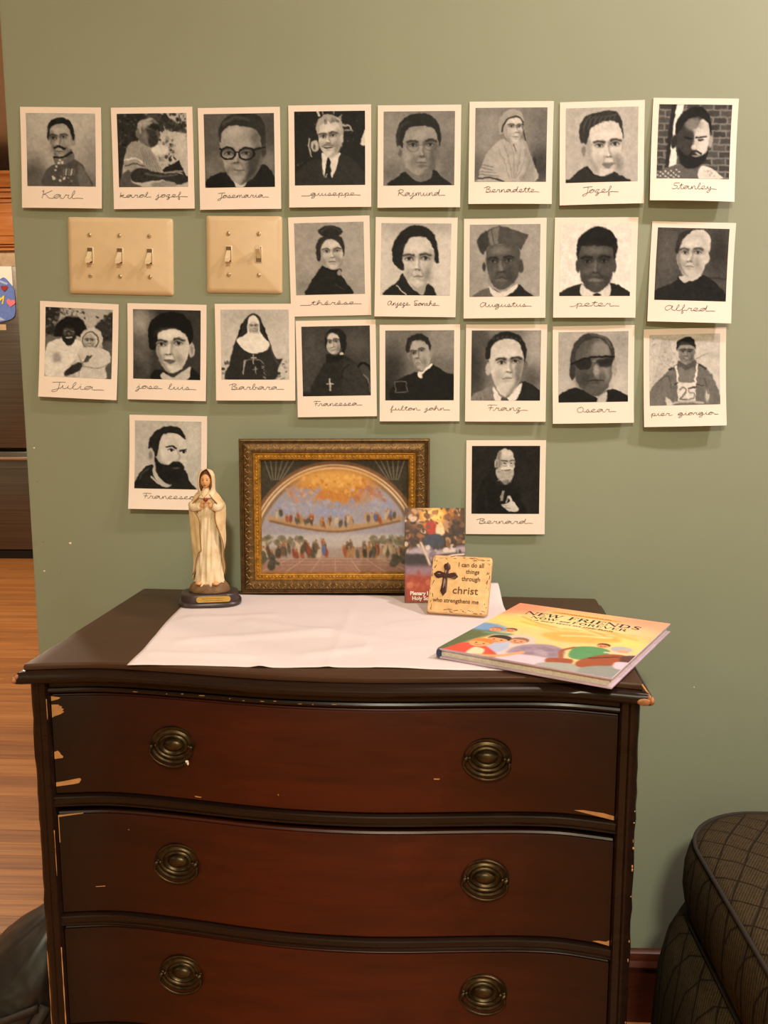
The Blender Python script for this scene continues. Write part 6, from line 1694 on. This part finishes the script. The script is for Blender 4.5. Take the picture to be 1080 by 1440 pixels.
    c.p([(76, 84), (84, 70), (94, 66), (98, 72), (94, 84), (86, 92), (78, 92)], (164, 84, 56), 1); c.l([(80, 78), (92, 70)], 2, (110, 54, 40), .8); c.l([(84, 66), (96, 64), (99, 72)], 2.2, (226, 210, 190), .8)
    c.p([(82, 92), (94, 84), (102, 86), (102, 102), (84, 102)], (150, 152, 148), 1); c.p([(94, 68), (102, 64), (102, 76), (96, 76)], (96, 60, 56), 1); c.p([(94, 78), (102, 76), (102, 86), (96, 86)], (232, 200, 222), 1)
    # banner
    c.p([(30, 8.2), (68, 9.2), (69, 11.8), (30, 11.2), (29, 9.8)], (240, 160, 72), .8)
    c.noise(4, 2, 7)
    ro = (-math.pi/2, 0, 0)
    obj('cover_art', print_mesh('cover_art', c, W-.0012, H-.0012, lambda X, Z: 0*X, M['gloss_print'], z1=H/2-.0006), fc, (0, 0, T+.0001), ro)
    V, F = [], []
    put = lambda x, y: (x*W-W/2, y*H-H/2, T+.0004)
    roman_geo('NEW FRIENDS', .135, .875, .790, .060, put, V, F)
    roman_geo('NOW', .205, .375, .730, .038, put, V, F); roman_geo('FOREVER', .475, .815, .730, .038, put, V, F)
    obj('title_lettering', mesh('title_lettering', V, F, M['navy']), fc)
    for body, x, y, s, wd, sh in (('and', .395, .731, .009, .065, .3), ('A Story about the Holy Saints', .25, .690, .0058, .50, .15)):
        me = text_mesh('subtitle_lettering', body, s, M['navy'], 0.00008, 0.0, shear=sh)
        xs = [v.co.x for v in me.vertices]; k = wd*W/(max(xs)-min(xs))
        for v in me.vertices: v.co.x *= k
        obj('subtitle_lettering', me, fc, (x*W-W/2, y*H-H/2, T+.0004))
    V, F = [], []; x = .32
    while x < .66:
        w = r.uniform(.006, .014); ribbon([(x, .8985), (x+w*.5, .8985+r.uniform(.002, .012)), (x+w, .8985)], .0035, V, F, lambda p: (p[0]*W-W/2, p[1]*H-H/2, T+.0004)); x += w+r.uniform(.003, .012)
    obj('banner_lettering', mesh('banner_lettering', V, F, M['letter_brown']), fc)
build_book()

# ------------------------------------------------------------------ upholstered seat at the right
def build_ottoman():
    root = empty('ottoman', (0.66, -0.49, 0), label='dark olive patterned upholstered ottoman with piped edge beside the dresser', category='ottoman')
    hx, hy, R = 0.286, 0.335, 0.115
    def rr(off, z, dome=0):
        pts = []; r = max(R+off, .01)
        for sx, sy, a0 in ((1, 1, 0), (-1, 1, 90), (-1, -1, 180), (1, -1, 270)):
            for k in range(13):
                t = math.radians(a0+k*7.5); pts.append((sx*(hx-R)+r*math.cos(t), sy*(hy-R)+r*math.sin(t), z))
        return pts
    def ins(f, z): return [(x*f, y*f, z) for x, y, _ in rr(0, 0)]
    cu = obj('cushion', loft_mesh('cushion', [rr(-.02, .340), rr(.002, .345), rr(.010, .365), rr(.014, .390), rr(.013, .415), rr(.008, .437), rr(.0, .450), ins(.965, .4565), ins(.88, .464), ins(.7, .470), ins(.4, .473), ins(.05, .474)], M['fabric'], True, 0.9), root)
    tube('piping', rr(.001, .4508), .0028, M['piping'], cu, 8, closed=True)
    tube('piping', rr(.004, .3445), .0034, M['piping'], cu, 8, closed=True)
    rings = []
    for off, z in ((.0, .342), (.018, .330), (.032, .300), (.042, .25), (.046, .18), (.048, .10), (.046, .045), (.03, .04)):
        rings.append(rr(off, z))
    obj('base', loft_mesh('base', rings[::-1], M['fabric'], True, 0.9), root)
    for sx in (-1, 1):
        for sy in (-1, 1):
            rg = [[(sx*(hx-.03)+q*math.cos(t), sy*(hy-.05)+q*math.sin(t), z) for t in np.linspace(0, 2*math.pi, 13)[:-1]] for q, z in ((.016, 0), (.022, .02), (.026, .045))]
            obj('leg', loft_mesh('leg', rg, M['darkwood'], True), root)
build_ottoman()

# ------------------------------------------------------------------ black bag on the floor left of the dresser
def build_bag():
    root = empty('duffel_bag', (-0.62, -0.19, 0), label='crumpled black bag slumped on the wood floor beside the dresser', category='bag')
    n = 56; rings = []
    zs = [0, .004, .03, .07, .11, .15, .185, .215, .245, .27, .29, .305, .312]
    cx = [-.01, -.01, -.01, -.008, .0, .012, .028, .042, .056, .068, .080, .090, .094]
    rx = [.112, .124, .134, .134, .128, .118, .100, .084, .066, .050, .034, .018, .004]
    ry = [.100, .110, .120, .122, .120, .112, .100, .088, .072, .056, .040, .022, .004]
    rnd = random.Random(12)
    ph = [rnd.uniform(0, 6.28) for _ in range(6)]
    for z, c, a, b in zip(zs, cx, rx, ry):
        R = []
        for k in range(n):
            t = 2*math.pi*k/n
            w = 1+(.035*math.sin(5*t+z*40+ph[0])+.03*math.sin(9*t-z*55+ph[1])+.018*math.sin(14*t+z*90+ph[2]))*min(1, z/.03)
            x = min(c+a*w*math.cos(t), .128)
            R.append((x, b*w*math.sin(t), z))
        rings.append(R)
    obj('bag_body', loft_mesh('bag_body', rings, M['bag'], True), root)
    def on(t, z):
        i = np.interp(z, zs, cx), np.interp(z, zs, rx), np.interp(z, zs, ry)
        return (i[0]+i[1]*1.06*math.cos(t), i[2]*1.06*math.sin(t), z)
    P = catmull([on(-1.0, .20), on(-1.5, .19), on(-2.0, .165), on(-2.6, .16), on(-3.1, .15)], 8)
    V, F = [], []
    for p in P: V += [(p[0], p[1], p[2]+.006), (p[0], p[1], p[2]-.006)]
    for k in range(len(P)-1): F.append((2*k, 2*k+1, 2*k+3, 2*k+2))
    o = obj('strap', fix(mesh('strap', V, F, M['bag_strap'], True)), root); md = o.modifiers.new('thickness', 'SOLIDIFY'); md.thickness = .003
    P = catmull([on(-.9, .20), on(-1.15, .14), on(-1.4, .09), on(-1.6, .05)], 8)
    V, F = [], []
    for p in P: V += [(p[0]-.007, p[1], p[2]+.003), (p[0]+.007, p[1], p[2]-.003)]
    for k in range(len(P)-1): F.append((2*k, 2*k+1, 2*k+3, 2*k+2))
    o = obj('strap', fix(mesh('strap', V, F, M['bag_strap'], True)), root); md = o.modifiers.new('thickness', 'SOLIDIFY'); md.thickness = .003
build_bag()
